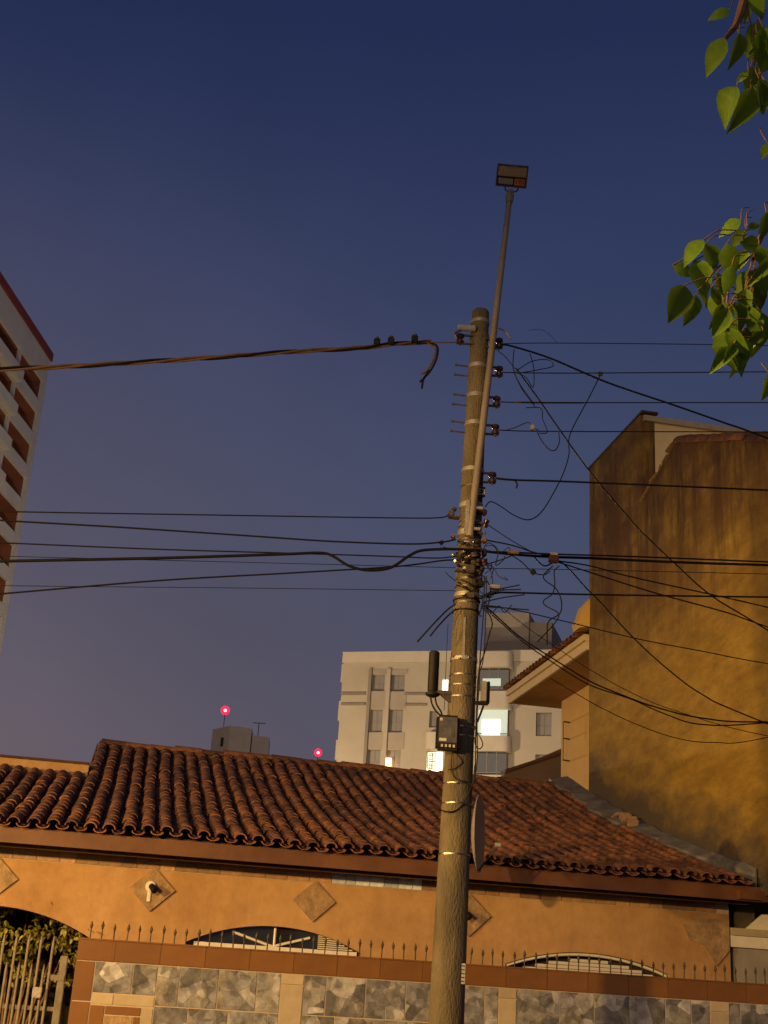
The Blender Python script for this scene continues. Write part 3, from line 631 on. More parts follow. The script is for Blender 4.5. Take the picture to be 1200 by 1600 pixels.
# ------------------------------------------------------------------ neighbour right: tall stained building
UP = 7.62
nb = thing('stained_building', 'tall building with a streaked ochre blank side wall rising over the tiled roof', 'building', (UP, 17, 0), 'H')
prof = [(15.76, 0), (21.25, 0), (21.25, 11.12), (18.70, 11.12), (18.70, 9.53), (17.25, 10.0), (12.6, 8.09), (12.6, 2.98), (15.76, 2.98)]
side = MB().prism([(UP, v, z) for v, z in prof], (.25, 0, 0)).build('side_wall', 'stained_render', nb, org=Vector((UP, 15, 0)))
side.location = Vector((UP, 15, 0))-Vector((UP, 17, 0))
ORG[side.name] = Vector((UP, 15, 0))
# upper volume: pale front wall and flat roof behind the gable
MB().box((UP+.252, 18.70, 6), (UP+9, 18.9, 11.0)).build('front_wall', 'cream_paint', nb)
MB().box((UP+.04, 18.64, 11.00), (UP+9, 18.98, 11.10)).build('front_coping', 'cream_tile', nb)
MB().box((UP+.252, 18.9, 10.7), (UP+9, 21.2, 10.85)).build('flat_roof', 'grey_render', nb)
MB().box((UP+.252, 21.05, 0), (UP+9, 21.25, 11.1)).build('rear_wall', 'grey_render', nb)
MB().box((UP-.02, 18.6, 11.122), (UP+.28, 21.3, 11.16)).build('coping', 'terracotta_dark', nb)
# gable roof in front: slabs plus clay pieces along its raking edge
MB().prism([(UP+.252, 12.3, 7.95), (UP+.252, 17.25, 9.97), (UP+.252, 17.25, 9.90), (UP+.252, 12.3, 7.88)], (8.7, 0, 0)).build('roof_slope', 'terracotta_dark', nb)
MB().prism([(UP+.252, 17.25, 9.97), (UP+.252, 18.69, 9.50), (UP+.252, 18.69, 9.43), (UP+.252, 17.25, 9.90)], (8.7, 0, 0)).build('roof_slope', 'terracotta_dark', nb)
MB().box((UP+.252, 12.6, 2.98), (UP+9, 12.8, 7.9)).build('street_wall', 'ochre_wall', nb); MB().box((UP+.252, 12.8, 2.98), (UP+8.8, 15.9, 3.12)).build('floor_slab', 'grey_render', nb); MB().box((UP+8.6, 12.6, 0), (UP+8.99, 12.95, 2.979)).build('corner_column', 'ochre_wall', nb)
MB().box((UP+8.8, 12.8, 0), (UP+9, 21.05, 8)).build('far_side_wall', 'grey_render', nb)
me_cp = mesh_of(tile_mb(True, .44, .17, .15, .02, 7), 'rake_tile', 'terracotta', True)
v = 12.6; a = math.atan((10-8.09)/(17.25-12.6))
while v < 17.1:
    inst('rake_tile', me_cp, nb, (UP+.10, v, 8.09+(v-12.6)*math.tan(a)-.02), (a+random.gauss(0, .02), 0, random.gauss(0, .03))); v += .39
me_mp = mesh_of(MB().bevbox((-.14, 0, 0), (.1, .24, .05), .015), 'mortar_piece', 'mortar')
for k in range(6):
    v = 17.33+k*.235; inst('mortar_piece', me_mp, nb, (UP+.10+random.gauss(0, .02), v, 10.0-(v-17.25)*.324-.0), (-.31+random.gauss(0, .08), random.gauss(0, .1), random.gauss(0, .1)))
# cornice stub at the far corner
MB().prism([(UP+.05, 21.22, 8.02), (UP-.19, 21.22, 7.98), (UP-.22, 21.22, 8.10), (UP-.19, 21.22, 8.13), (UP-.10, 21.22, 8.42), (UP+.05, 21.22, 8.60)], (0, .35, 0)).build('cornice', 'ochre_wall', nb)
# rear wing: level eave with cream fascia, tiles above and a flat soffit
UE, UW, V0, V1 = 7.66, 8.62, 21.5, 26.5
rw = thing('rear_wing', 'yellow rear wing with deep cream eave and clay tiles beyond the stained wall', 'building', (UW+1, 24, 0), 'H')
MB().box((UW, V0, 0), (UW+6, 25.75, 7.66)).build('wall', 'ochre_wall', rw)
MB().box((UE+.06, V0, 7.67), (UW+6, V1, 7.71)).build('soffit', 'peach_plaster', rw)
MB().box((UE, V0, 7.665), (UE+.055, V1+.02, 7.83)).build('fascia', 'cream_paint', rw)
MB().box((UE-.05, V0, 7.832), (UE+.055, V1+.04, 7.95)).build('upper_fascia', 'cream_paint', rw)
MB().prism([(UE-.04, V0, 7.955), (UW+3, V0, 8.5), (UW+6, V0, 7.955)], (0, V1-V0, 0)).build('roof', 'terracotta_dark', rw)
me_et = mesh_of(tile_mb(True, .5, .10, .09, .016, 6), 'eave_tile', 'terracotta', True)
v = V0+.12
while v < V1:
    inst('eave_tile', me_et, rw, (UE-.12, v, 7.98), (.14, 0, -math.pi/2)); v += .21
# rounded spiked gate-arch on the rear wing
arc = [(UW-.06, 21.9+1.0*t, 5.95+1.05*math.sin(math.pi*min(1, .12+.5*(1-t)))) for t in [i/16 for i in range(17)]]
MB().prism([(UW-.06, 21.9, 5.0)]+arc+[(UW-.06, 22.9, 5.0)], (.05, 0, 0)).build('arched_panel', 'grey_render', rw)
MB().tube([Vector(p)+Vector((-.01, 0, .02)) for p in arc], .035, 6).build('arch_rail', 'iron', rw)
for p in arc: MB().tube([Vector(p), Vector(p)+Vector((0, .05, .16))], [.012, .003], 5).build('spike', 'iron', rw)
for z in (6.3, 6.75, 7.1): MB().tube([(UW, 25.2, z), (UW-.14, 25.2, z+.01)], .016, 6).build('hook', 'iron', rw)
MB().tube([(UW-.14, 25.2, 6.3), (UW-.14, 25.2, 7.1)], .008, 5).build('hook_rod', 'iron', rw)
# brown sloping wall in the gap
sw = thing('sloping_wall', 'brown wall with a sloping top between the apartment block and rear wing', 'wall', (7.2, 30, 0), 'H')
a_, b_, c_ = pv(788, 1208, 30), pv(880, 1168, 30), pv(880, 1260, 30)
MB().prism([(a_.x, 30, 0), (b_.x+1.5, 30, 0), (b_.x+1.5, 30, b_.z+.45), (b_.x, 30, b_.z), (a_.x, 30, a_.z)], (0, .25, 0)).build('wall', 'far_brown', sw)
MB().prism([(a_.x, 29.9, a_.z+.005), (b_.x+1.5, 29.9, b_.z+.455), (b_.x+1.5, 29.9, b_.z+.53), (a_.x, 29.9, a_.z+.08)], (0, .4, 0)).build('coping', 'terracotta_dark', sw)
# grey neighbour wall at the far right, beside the house
gn = thing('grey_side_wall', 'weathered grey wall with white band at the right edge beside the house', 'wall', (8.4, 15.9, 0), 'H')
MB().box((7.56, 15.74, 0), (10.5, 15.94, 2.40)).build('wall', 'grey_render', gn)
MB().box((7.50, 15.69, 2.402), (10.5, 15.75, 2.54)).build('band', 'white_paint', gn)
MB().box((7.50, 15.66, 2.542), (10.5, 15.75, 2.63)).build('coping', 'cream_tile', gn)
MB().prism([(7.72, 15.70, 2.632), (7.95, 15.70, 2.82), (10.5, 15.70, 2.82), (10.5, 15.70, 2.632)], (0, .04, 0)).build('gable_board', 'white_paint', gn)
me_b = mesh_of(MB().bevbox((0, -.016, 0), (.38, 0, .185), .006), 'block', 'grey_render')
for r_ in range(4):
    for k in range(6): inst('block', me_b, gn, (7.57+k*.39+(.19 if r_ % 2 else 0), 15.738, 1.25+r_*.195))

# ------------------------------------------------------------------ apartment block far behind
PHI = -math.atan(.30); CA, SA = math.cos(PHI), math.sin(PHI)
A0 = pY(700, 1100, 88)
def pA(x, y, off=0):                      # pixel -> (s, z) on the front plane
    d = ray(x, y); nrm = Vector((-SA, CA, 0)); o_ = Vector((0, 0, EYE)); t = ((A0-o_).dot(nrm)+off)/d.dot(nrm); p = o_+d*t; q = p-A0
    return q.x*CA+q.y*SA, p.z
ab = thing('apartment_block', 'beige mid-rise apartment block with lit balcony windows behind the tiled roof', 'building', (A0.x, A0.y, 0), rz=PHI)
ORG[ab.name] = Vector((0, 0, 0))
def R4(x0, y0, x1, y1):
    ym, xm = (y0+y1)/2, (x0+x1)/2; return [pA(x0, ym)[0], pA(x1, ym)[0], pA(xm, y1)[1], pA(xm, y0)[1]]
def c8(x0, y0, x1, y1): return R4(500+x0/3, 940+y0/3, 500+x1/3, 940+y1/3)      # from a 3x enlargement
s0 = pA(532, 1100)[0]; sR = s0+21; ztop = pA(620, 1019)[1]
STO = 2.86
win = []
def rep(r, lo, hi, step=STO):
    return [[r[0], r[1], r[2]-k*step, r[3]-k*step] for k in range(lo, hi)]
wA = c8(243, 342, 303, 418); wB = c8(326, 342, 397, 420); wF = c8(1012, 520, 1085, 630); wE = c8(512, 512, 548, 590)
zf = [wA[2]-k*2.75 for k in range(6)]
plain = []
for r_ in (wA, wB):
    plain.append(r_)
    for k in range(1, 5): plain.append([r_[0], r_[1], c8(0, 500, 1, 610)[2]-(k-1)*2.85, c8(0, 505, 1, 610)[3]-(k-1)*2.85])
plain += rep(wF, -1, 4) + rep(wE, 0, 3)
bayL = c8(496, 702, 574, 797); small = c8(570, 362, 600, 416); 
holes = plain+[bayL, small]
mb = holed(MB(), s0, sR, 0, ztop, holes, .35)
mb.add([(s0, 0, 0), (s0, 12, 0), (s0, 12, ztop), (s0, 0, ztop)], [(0, 1, 2, 3)]); mb.add([(sR, 0, 0), (sR, 12, 0), (sR, 12, ztop), (sR, 0, ztop)], [(0, 1, 2, 3)]); mb.add([(s0, 12, 0), (sR, 12, 0), (sR, 12, ztop), (s0, 12, ztop)], [(0, 1, 2, 3)]); mb.add([(s0, 0, ztop), (sR, 0, ztop), (sR, 12, ztop), (s0, 12, ztop)], [(0, 1, 2, 3)])
aw = mb.build('wall', 'apartment', ab)
def apart_window(h, m, mull=True, d=.3):
    f = MB().box((h[0]+.02, d, h[2]+.02), (h[1]-.02, d+.04, h[3]-.02)).build('window', m, ab)
    if mull:
        MB().box(((h[0]+h[1])/2-.025, d-.03, h[2]+.03), ((h[0]+h[1])/2+.025, d-.001, h[3]-.03)).build('mullion', 'apartment_dim', f)
        zz = h[2]+(h[3]-h[2])*.45; MB().box((h[0]+.03, d-.028, zz), (h[1]-.03, d-.002, zz+.05)).build('transom', 'apartment_dim', f)
    return f
for h in plain: apart_window(h, 'window_grey')
apart_window(bayL, 'lit_yellow', False); apart_window(small, 'lit_white', False)
for a, b in ((232, 304), (322, 402)):
    q = c8(a, 318, b, 760); edges = sorted([(h[2], h[3]) for h in plain if q[0]-.4 < h[0] and h[1] < q[1]+.4], reverse=True); zt_ = q[3]
    for (zl, zh) in edges:
        if zt_-zh > .1: MB().box((q[0]+.02, -.05, zh+.03), (q[1]-.02, -.003, zt_)).build('spandrel', 'apartment_spandrel', ab)
        zt_ = zl-.03
# pilasters, cornices
for x0, x1 in ((218, 232), (304, 322)):
    q = c8(x0, 318, x1, 800); MB().box((q[0], -.22, 2), (q[1], -.003, q[3])).build('pilaster', 'apartment_dim' if x0 < 230 else 'apartment', ab)
q = c8(115, 240, 745, 292); MB().box((s0-.06, -.12, q[2]+.1), (sR+.05, -.003, ztop+.03)).build('parapet_band', 'apartment_trim', ab)
for (x0, x1, y0, y1) in ((100, 214, 428, 438), (100, 214, 478, 486), (398, 500, 430, 438), (398, 500, 480, 488)):
    q = c8(x0, y0, x1, y1); MB().box((q[0], -.16, q[2]), (q[1], -.003, q[3])).build('string_course', 'apartment_dim', ab)
q = c8(300, 735, 342, 778); 
lampp = MB().box((q[0]+.12, -.16, q[2]), (q[1]-.12, -.003, q[3])); lampp.build('lit_lamp', 'lit_orange', ab)
# projecting bays with rounded corners
def bay(x0, x1, zt, zb, m='apartment_trim', pr=1.0):
    a, b = c8(x0, 0, x0, 1)[0], c8(x1, 0, x1, 1)[0]
    return a, b
def bay_slab(a, b, z0, z1, m, nm, pr=1.0):
    r = .45; pts = [(a, -.003, z0), (a, -pr+r, z0)]
    for i in range(5): t = math.pi+math.pi/2*i/4; pts.append((a+r+math.cos(t)*r, -pr+r+math.sin(t)*r, z0))
    for i in range(5): t = 1.5*math.pi+math.pi/2*i/4; pts.append((b-r+math.cos(t)*r, -pr+r+math.sin(t)*r, z0))
    pts += [(b, -pr+r, z0), (b, -.003, z0)]
    return MB().prism(pts, (0, 0, z1-z0)).build(nm, m, ab, True)
def zat(y, x=770): return pA(x, 940+y/3, -1.0)[1]
for (xa, xb, lev) in ((722, 893, [(232, 305), (418, 500), (628, 700), (812, 900)]), (497, 606, [(612, 692), (800, 880)])):
    a, b = pA(500+xa/3, 1100, -.9)[0], pA(500+xb/3, 1100, -.9)[0]
    for (y0, y1) in lev: bay_slab(a, b, zat(y1), zat(y0), 'apartment_trim' , 'bay_parapet')
    if xa == 722:
        for k in range(4, 7): bay_slab(a, b, zat(900)-2.75*(k-3)-.0, zat(812)-2.75*(k-3), 'apartment_trim', 'bay_parapet')
        for (y0, y1, m) in ((305, 418, 'glass_dark'), (500, 628, 'lit_cool'), (700, 812, 'glass_dark')):
            f = MB().box((a+.25, -.55, zat(y1)+.002), (b-.25, -.50, zat(y0)-.002)).build('bay_window', m, ab)
            MB().box((a+.12, -.72, zat(y1)+.16), (b-.12, -.68, zat(y1)+.21)).build('hand_rail', 'steel', f)
            if m == 'lit_cool':
                MB().box((a+.55, -.60, zat(y1)+.14), (b-.75, -.56, zat(548)+.02)).build('bright_pane', 'lit_white', f)
            else:
                for t in (.33, .66): MB().box((a+.25+(b-a-.5)*t, -.58, zat(y1)+.01), (a+.30+(b-a-.5)*t, -.552, zat(y0)-.01)).build('mullion', 'window_grey', f)
        MB().box((a+.25, -.49, 0), (b-.25, -.003, zat(300))).build('bay_core', 'apartment_dim', ab)
q = c8(770, 370, 855, 405); MB().box((q[0], -.62, q[2]), (q[1], -.585, q[3])).build('dim_pane', 'lit_cool', ab)
# side balconies at the left corner
for (y0, y1) in ((1030, 1058), (1088, 1119), (1150, 1181), (1214, 1246)):
    za, zb = pA(530, y1)[1], pA(530, y0)[1]
    MB().prism([(s0-.003, 1.2, za), (s0-.62, 1.5, za), (s0-.62, 3.4, za), (s0-.003, 3.7, za)], (0, 0, zb-za)).build('side_balcony', 'apartment_trim', ab)
za, zb = pA(533, 1086)[1], pA(533, 1060)[1]; MB().box((s0-.25, 1.6, za), (s0-.003, 3.2, zb)).build('side_window', 'lit_cool', ab)
# stair and tank blocks on the roof
q = c8(735, 48, 945, 240); MB().box((q[0], 3, ztop-.01), (q[1], 9, pA(760, 958, 3)[1])).build('tank_block', 'tank_block', ab)
q2 = c8(948, 90, 1083, 245); MB().box((q[1]+.01, 3.4, ztop-.01), (pA(500+1083/3, 980, 3)[0], 9, pA(840, 970, 3)[1])).build('stair_block', 'tank_block', ab)

# ------------------------------------------------------------------ tower at the left edge
TA, TB = Vector((-29.9, 100, 0)), Vector((-31.1, 86, 0)); ZT_ = 51.4
td = (TB-TA).normalized(); tn = Vector((-td.y, td.x, 0))           # along the face towards the camera; outward normal
if tn.x < 0: tn = -tn
tw = thing('white_tower', 'tall white apartment tower with recessed red balconies at the left edge', 'building', tuple(TA))
ORG[tw.name] = TA.copy()
def TT(s, y, z): return TA + td*s - tn*y + Vector((0, 0, z))
FH = 3.02; holes = []
for k in range(15):
    zt = ZT_-2.35-k*FH
    holes.append([.8, 6.3, zt-1.95, zt]); holes.append([6.7, 13.0, zt-1.95, zt]); holes.append([13.4, 19, zt-1.95, zt])
mb = holed(MB(), 0, 20, 0, ZT_, holes, .25, 0, TT)
mb.f = [f for f in mb.f]
rv = [i for i in range(len(mb.f))]
nh = len(holes); mb.f = [f for i, f in enumerate(mb.f) if not (i >= len(mb.f)-5*nh and (i-(len(mb.f)-5*nh)) % 5 == 4)]
mb.add([TT(0, 0, 0), TT(0, 14, 0), TT(0, 14, ZT_), TT(0, 0, ZT_)], [(0, 1, 2, 3)]); mb.add([TT(20, 0, 0), TT(20, 14, 0), TT(20, 14, ZT_), TT(20, 0, ZT_)], [(0, 1, 2, 3)]); mb.add([TT(0, 0, ZT_), TT(20, 0, ZT_), TT(20, 14, ZT_), TT(0, 14, ZT_)], [(0, 1, 2, 3)]); mb.add([TT(0, 14, 0), TT(20, 14, 0), TT(20, 14, ZT_), TT(0, 14, ZT_)], [(0, 1, 2, 3)])
mb.build('wall', 'tower_white', tw)
def tbox(s0_, s1_, y0, y1, z0, z1):
    m_ = MB().box((s0_, y0, z0), (s1_, y1, z1)); m_.v = [TT(*p) for p in m_.v]; return m_
tbox(-.15, 20.1, -.15, 14, ZT_+.002, ZT_+.75).build('red_coping', 'tower_red', tw)
for h in holes:
    m_ = MB(); a, b, c, e_ = h; m_.add([(a, .25, c), (b, .25, c), (b, .25, e_), (a, .25, e_), (a, 1.48, c), (b, 1.48, c), (b, 1.48, e_), (a, 1.48, e_)], [(0, 1, 5, 4), (1, 2, 6, 5), (2, 3, 7, 6), (3, 0, 4, 7), (4, 5, 6, 7)])
    m_.v = [TT(*p) for p in m_.v]; f = m_.build('loggia', 'tower_inner', tw)
    tbox(h[0]+1.2, h[0]+2.5, 1.33, 1.395, h[2]+.05, h[3]-.15).build('glass_door', 'glass_dark', f)
    tbox(h[1]-1.9, h[1]-1.2, .55, 1.395, h[2]+.02, h[3]-.02).build('red_pier', 'tower_red', f)
for h in holes:
    if h[0] > 6: tbox(h[0]-.3, h[1]+.1, -.55, -.002, h[2]-.95, h[2]-.02).build('balcony', 'tower_white', tw)

# ------------------------------------------------------------------ far roof block and the two red beacons
fbk = thing('far_roof_block', 'dim boxy stair tower far behind the tiled ridge, below a red light', 'building', tuple(Vector((-16, 150, 0))))
ORG[fbk.name] = Vector((-16, 150, 0))
zt = 30.0
MB().prism([(-18.9, 153, 0), (-16.6, 150, 0), (-14.0, 150.6, 0), (-14.2, 156, 0), (-18.5, 156, 0)], (0, 0, zt)).build('block', 'far_beige', fbk)
MB().prism([(-13.9, 151, 0), (-11.9, 152, 0), (-12.2, 157, 0), (-14.0, 156, 0)], (0, 0, 29.3)).build('lower_block', 'far_beige', fbk)
MB().cbox((-17.3, 150.95, 28.2), (.5, .3, 1.0)).build('vent', 'interior', fbk)
MB().box((-16.66, 149.93, 0), (-16.5, 150.1, zt+.05)).build('corner_trim', 'apartment', fbk)
MB().tube([(-13.3, 151.6, 29), (-13.3, 151.6, 30.9)], .05, 5).build('aerial', 'iron', fbk); MB().tube([(-14.0, 151.6, 30.85), (-12.5, 151.6, 30.85)], .05, 5).build('aerial_arm', 'iron', fbk)
def beacon(p, z0, r, lb):
    t = thing('red_beacon', lb, 'beacon', (p.x, p.y, z0), None, 'red warning lights on the skyline')
    MB().tube([(p.x, p.y, z0), (p.x, p.y, p.z-r*.9)], .045, 6).build('mast', 'iron', t)
    def ball(rr_, nm, m):
        mb = MB(); mb.lathe(p, [(-rr_, .02*rr_)]+[(-rr_*math.cos(math.pi*i/12), rr_*math.sin(math.pi*i/12)) for i in range(1, 12)]+[(rr_, .02*rr_)], (0, 0, 1), 16); mb.build(nm, m, t, True)
    ball(r*.33, 'lamp', 'beacon_core'); ball(r, 'lens', 'beacon_halo')  # outer ball is the red glow round the lamp, built as a shell
beacon(Vector((pY(352, 1110, 151.5))), zt-.02, .55, 'red warning light on the thin mast above the far stair tower')
beacon(Vector((pY(497, 1176, 152))), 0, .48, 'red warning light just above the tile ridge beside the apartment block')

# ------------------------------------------------------------------ the utility pole
YP = 10.5
pb, ptop = pY(697, 1600, YP), pY(751, 486, YP)
dirp = (ptop-pb)/(ptop.z-pb.z)
def PZ(z): return pb+dirp*(z-pb.z)
def PR(z): return .150 - (.150-.081)*min(max(z/ptop.z, 0), 1)
def zy(y): # height on the pole axis for a picture row
    x = 697+(751-697)*(1600-y)/(1600-486); return pY(x, y, YP).z
pole = thing('utility_pole', 'round weathered concrete utility pole with strapped insulator racks', 'utility pole', tuple(PZ(0)))
ORG[pole.name] = PZ(0)
pz = ptop.z; prof = [(0, PR(0))]+[(pz*i/20, PR(pz*i/20)) for i in range(1, 20)]+[(pz-.02, PR(pz)), (pz, PR(pz)-.012)]
MB().tube([PZ(h) for h, r in prof], [r for h, r in prof], 28).build('shaft', 'pole_concrete', pole, True)
def band(y, h=.02, m='steel', ex=.004, nm='strap'):
    z = zy(y); c = PZ(z); mb = MB(); r = PR(z)+ex
    n = 28; vs2 = []; fs = []
    for (zz, rr_) in ((-h/2, r-.02), (-h/2, r), (h/2, r), (h/2, r-.02)):
        vs2 += [c+Vector((math.cos(2*math.pi*j/n)*rr_, math.sin(2*math.pi*j/n)*rr_, zz)) for j in range(n)]
    for i in range(3):
        for j in range(n): fs.append((i*n+j, i*n+(j+1) % n, (i+1)*n+(j+1) % n, (i+1)*n+j))
    mb.add(vs2, fs); return mb.build(nm, m, pole, True)
for y, h, m in ((505, .035, 'galvanised'), (528, .05, 'pole_concrete'), (575, .04, 'galvanised'), (621, .04, 'galvanised'), (665, .04, 'galvanised'), (737, .035, 'galvanised'), (763, .014, 'steel'), (792, .045, 'galvanised'), (818, .014, 'steel'), (826, .014, 'steel'), (835, .05, 'galvanised'), (847, .012, 'steel'), (852, .012, 'steel'), (866, .016, 'steel'), (876, .016, 'steel'), (884, .014, 'steel'), (893, .02, 'steel'), (908, .014, 'steel'), (920, .014, 'steel'), (932, .035, 'galvanised'), (945, .012, 'steel'), (1032, .03, 'galvanised'), (1057, .010, 'steel'), (1073, .010, 'steel'), (1091, .010, 'steel'), (1138, .012, 'steel'), (1152, .012, 'steel'), (1226, .010, 'steel'), (1257, .010, 'steel'), (1336, .012, 'steel')):
    band(y, h, m, .004 if h < .03 else .006, 'strap' if h < .03 else 'clamp_band')
for y in (940, 957): band(y, .012, 'wire_black', .012, 'cable_wrap')
random.seed(5)
for y in (866, 875, 880, 893, 820, 853, 1030, 1034, 1032, 1226, 1138):
    z = zy(y); r = PR(z)+.012; a = -math.pi/2+random.uniform(-.95, .35); c = PZ(z)+Vector((math.cos(a)*r, math.sin(a)*r, 0)); MB().lathe(c, [(-.006, .011), (.008, .011), (.012, .006)], (math.cos(a), math.sin(a), 0), 6).build('bolt', 'steel', pole)
# insulator racks
def spool(c, m, sc_=1.0):
    P = [(-.05, .024), (-.046, .036), (-.020, .038), (-.008, .021), (.008, .021), (.020, .038), (.046, .036), (.05, .024)]
    return MB().lathe(c, [(h*sc_, r*sc_) for h, r in P], (0, 0, 1), 14).build('insulator', m, pole, True)
def rack(side_x, y, dx, m='insulator', sc_=.95, bolts=True, half=.043):
    c = pY(side_x, y, YP-.06); z = c.z; s = 1 if dx > 0 else -1
    spool(c, m, sc_)
    ax = PZ(z)
    for dz in (half, -half):
        MB().box((min(ax.x+s*PR(z)*.6, c.x+s*.03), c.y-.012, z+dz-.007), (max(ax.x+s*PR(z)*.6, c.x+s*.03), c.y+.012, z+dz+.007)).build('rack_arm', 'iron', pole)
    MB().tube([(c.x, c.y, z-.062), (c.x, c.y, z+.062)], .010, 6).build('rack_pin', 'iron', pole)
rack(780, 537, 1, 'insulator'); rack(719, 530, -1, 'insulator')
for x, y, m in ((780, 581, 'insulator'), (776, 628, 'insulator_red'), (774, 672, 'insulator_red')): rack(x, y, 1, m)
rack(769, 747, 1, 'insulator', 1.0)
for (x, y) in ((711, 570), (709, 585), (708, 616), (706, 631), (705, 658), (703, 673)):
    a = pY(x, y, YP-.02); b = PZ(a.z); MB().tube([a, (b.x-PR(a.z)*.7, a.y, a.z-.01)], .0085, 6).build('through_bolt', 'iron', pole)
    MB().lathe(a+Vector((.012, 0, 0)), [(-.008, .013), (.008, .013)], (1, 0, 0), 6).build('nut', 'iron', pole)
# broken top bracket
a = pY(735, 512, YP-.1); MB().bevbox((a.x-.12, a.y-.02, a.z-.035), (a.x+.05, a.y+.02, a.z+.02), .008).build('top_bracket', 'galvanised', pole)
MB().tube([pY(722, 515, YP-.1), pY(712, 520, YP-.11), pY(709, 518, YP-.11), pY(714, 530, YP-.11)], .012, 6).build('bracket_hook', 'steel', pole)
MB().tube(catmull([pY(777, 512, YP-.05), pY(790, 518, YP-.05), pY(798, 530, YP-.06)], 5), .010, 6).build('loose_strap', 'galvanised', pole)
# lower clamps left and right
for (x, y, w_, h_, m) in ((705, 803, .07, .075, 'iron'), (710, 795, .05, .03, 'iron'), (690, 847, .05, .03, 'insulator'), (692, 856, .06, .02, 'insulator'), (708, 838, .05, .035, 'wire_rust'), (757, 800, .055, .05, 'insulator_red'), (759, 818, .06, .085, 'insulator_red'), (757, 833, .03, .03, 'wire_rust'), (757, 844, .06, .04, 'wire_rust'), (757, 863, .05, .07, 'black_plastic'), (757, 878, .07, .06, 'insulator_red'), (752, 892, .05, .09, 'black_plastic'), (747, 880, .07, .07, 'insulator'), (735, 890, .10, .08, 'iron'), (730, 877, .06, .05, 'black_plastic'), (742, 866, .08, .05, 'iron'), (751, 912, .06, .06, 'black_plastic'), (773, 917, .13, .035, 'galvanised'), (736, 930, .08, .06, 'iron'), (748, 905, .06, .04, 'insulator'), (709, 868, .05, .03, 'steel'), (714, 808, .10, .02, 'steel')):
    c = pY(x, y, YP-.115 if x > 722 else YP-.03)
    if random.random() < .5: MB().bevbox((c.x-w_*.4, c.y-.03, c.z-h_*.4), (c.x+w_*.4, c.y+.06, c.z+h_*.4), .010).build('clamp', m, pole, True)
    else: MB().lathe(c, [(-h_*.45, w_*.2), (-h_*.40, w_*.42), (-h_*.1, w_*.42), (0, w_*.26), (h_*.1, w_*.42), (h_*.4, w_*.42), (h_*.45, w_*.2)], (random.uniform(-.5, .5), random.uniform(-.4, .1), 1), 12).build('clamp', m, pole, True); MB().box((min(c.x, PZ(c.z).x), c.y+.0, c.z-.008), (max(c.x, PZ(c.z).x), c.y+.02, c.z+.008)).build('clamp_arm', 'iron', pole)
for (x, y) in ((714, 866), (720, 872), (716, 884), (722, 848), (730, 851), (724, 893), (712, 876), (726, 862), (738, 856)):
    c = pY(x, y, YP-PR(6)-.012); MB().lathe(c, [(-.02, .012), (.0, .017), (.02, .012)], (random.uniform(-.5, .5), -1, random.uniform(-.5, .5)), 8).build('fitting', random.choice(('steel', 'steel', 'insulator')), pole, True)
for k in range(16):
    z0 = zy(random.uniform(845, 940)); a0 = random.uniform(-2.9, -1.2); a1 = a0+random.uniform(.8, 2.2); dz = random.uniform(-.10, .10); P = []
    for i in range(13):
        t = i/12; a = a0+(a1-a0)*t; z = z0+dz*t; r = PR(z)+.016+.02*math.sin(math.pi*t)*random.random(); c = PZ(z); P.append(c+Vector((math.cos(a)*r, math.sin(a)*r, 0)))
    MB().tube(P, random.uniform(.004, .008), 5).build('tangled_wire', random.choice(('wire_black', 'wire_black', 'wire_rust')), pole, True)
for k in range(14):          # loose loops and drops bunched on the right of the shaft
    y0 = random.uniform(850, 945); x0 = random.uniform(748, 758); P = [pY(x0, y0, YP-.10)]; x, y = x0, y0
    for i in range(random.randint(3, 5)):
        x += random.uniform(-6, 16); y += random.uniform(-14, 24); P.append(pY(min(max(x, 748), 800), y, YP-.10+random.uniform(-.06, .06)))
    MB().tube(catmull(P, 6), random.uniform(.003, .0055), 5).build('tangled_wire', 'wire_black', pole, True)
# painted streak and patched label low down, number plate
c = pY(725, 995, YP-PR(zy(995))-.004); MB().box((c.x-.010, c.y-.003, c.z-.19), (c.x+.010, c.y+.02, c.z+.17)).build('conduit_strip', 'galvanised', pole)
c = pY(718, 1521, YP-.09); 
mbp = MB().bevbox((c.x-.035, c.y-.006, c.z-.075), (c.x+.045, c.y+.0, c.z+.075), .002); o = mbp.build('paper_label', 'sticker_white', pole)
for k in range(5): MB().box((c.x-.028, c.y-.0085, c.z-.06+k*.028), (c.x+.038, c.y-.0062, c.z-.052+k*.028)).build('print_line', 'text_black', o)
def text(s, c, size, m, parent, rz=0, rx=math.pi/2, nm='lettering', depth=.0012):
    cv = bpy.data.curves.new('t', 'FONT'); cv.body = s; cv.size = size; cv.align_x = 'CENTER'; cv.align_y = 'CENTER'; cv.extrude = depth
    ob = bpy.data.objects.new('t', cv); col.objects.link(ob); dg = bpy.context.evaluated_depsgraph_get(); me = bpy.data.meshes.new_from_object(ob.evaluated_get(dg)); bpy.data.objects.remove(ob)
    me.materials.clear(); me.materials.append(MATS[m]); o = bpy.data.objects.new(nm, me); col.objects.link(o); o.parent = parent
    o.location = Vector(c)-ORG.get(parent.name, Vector()); o.rotation_euler = (rx, 0, rz); return o
c = pY(752, 769, YP-.10); pl = MB().bevbox((c.x-.034, c.y-.004, c.z-.05), (c.x+.034, c.y, c.z+.05), .002).build('number_plate', 'black_plastic', pole); text('E3', c+Vector((0, -.0062, 0)), .075, 'sticker_white', pl)

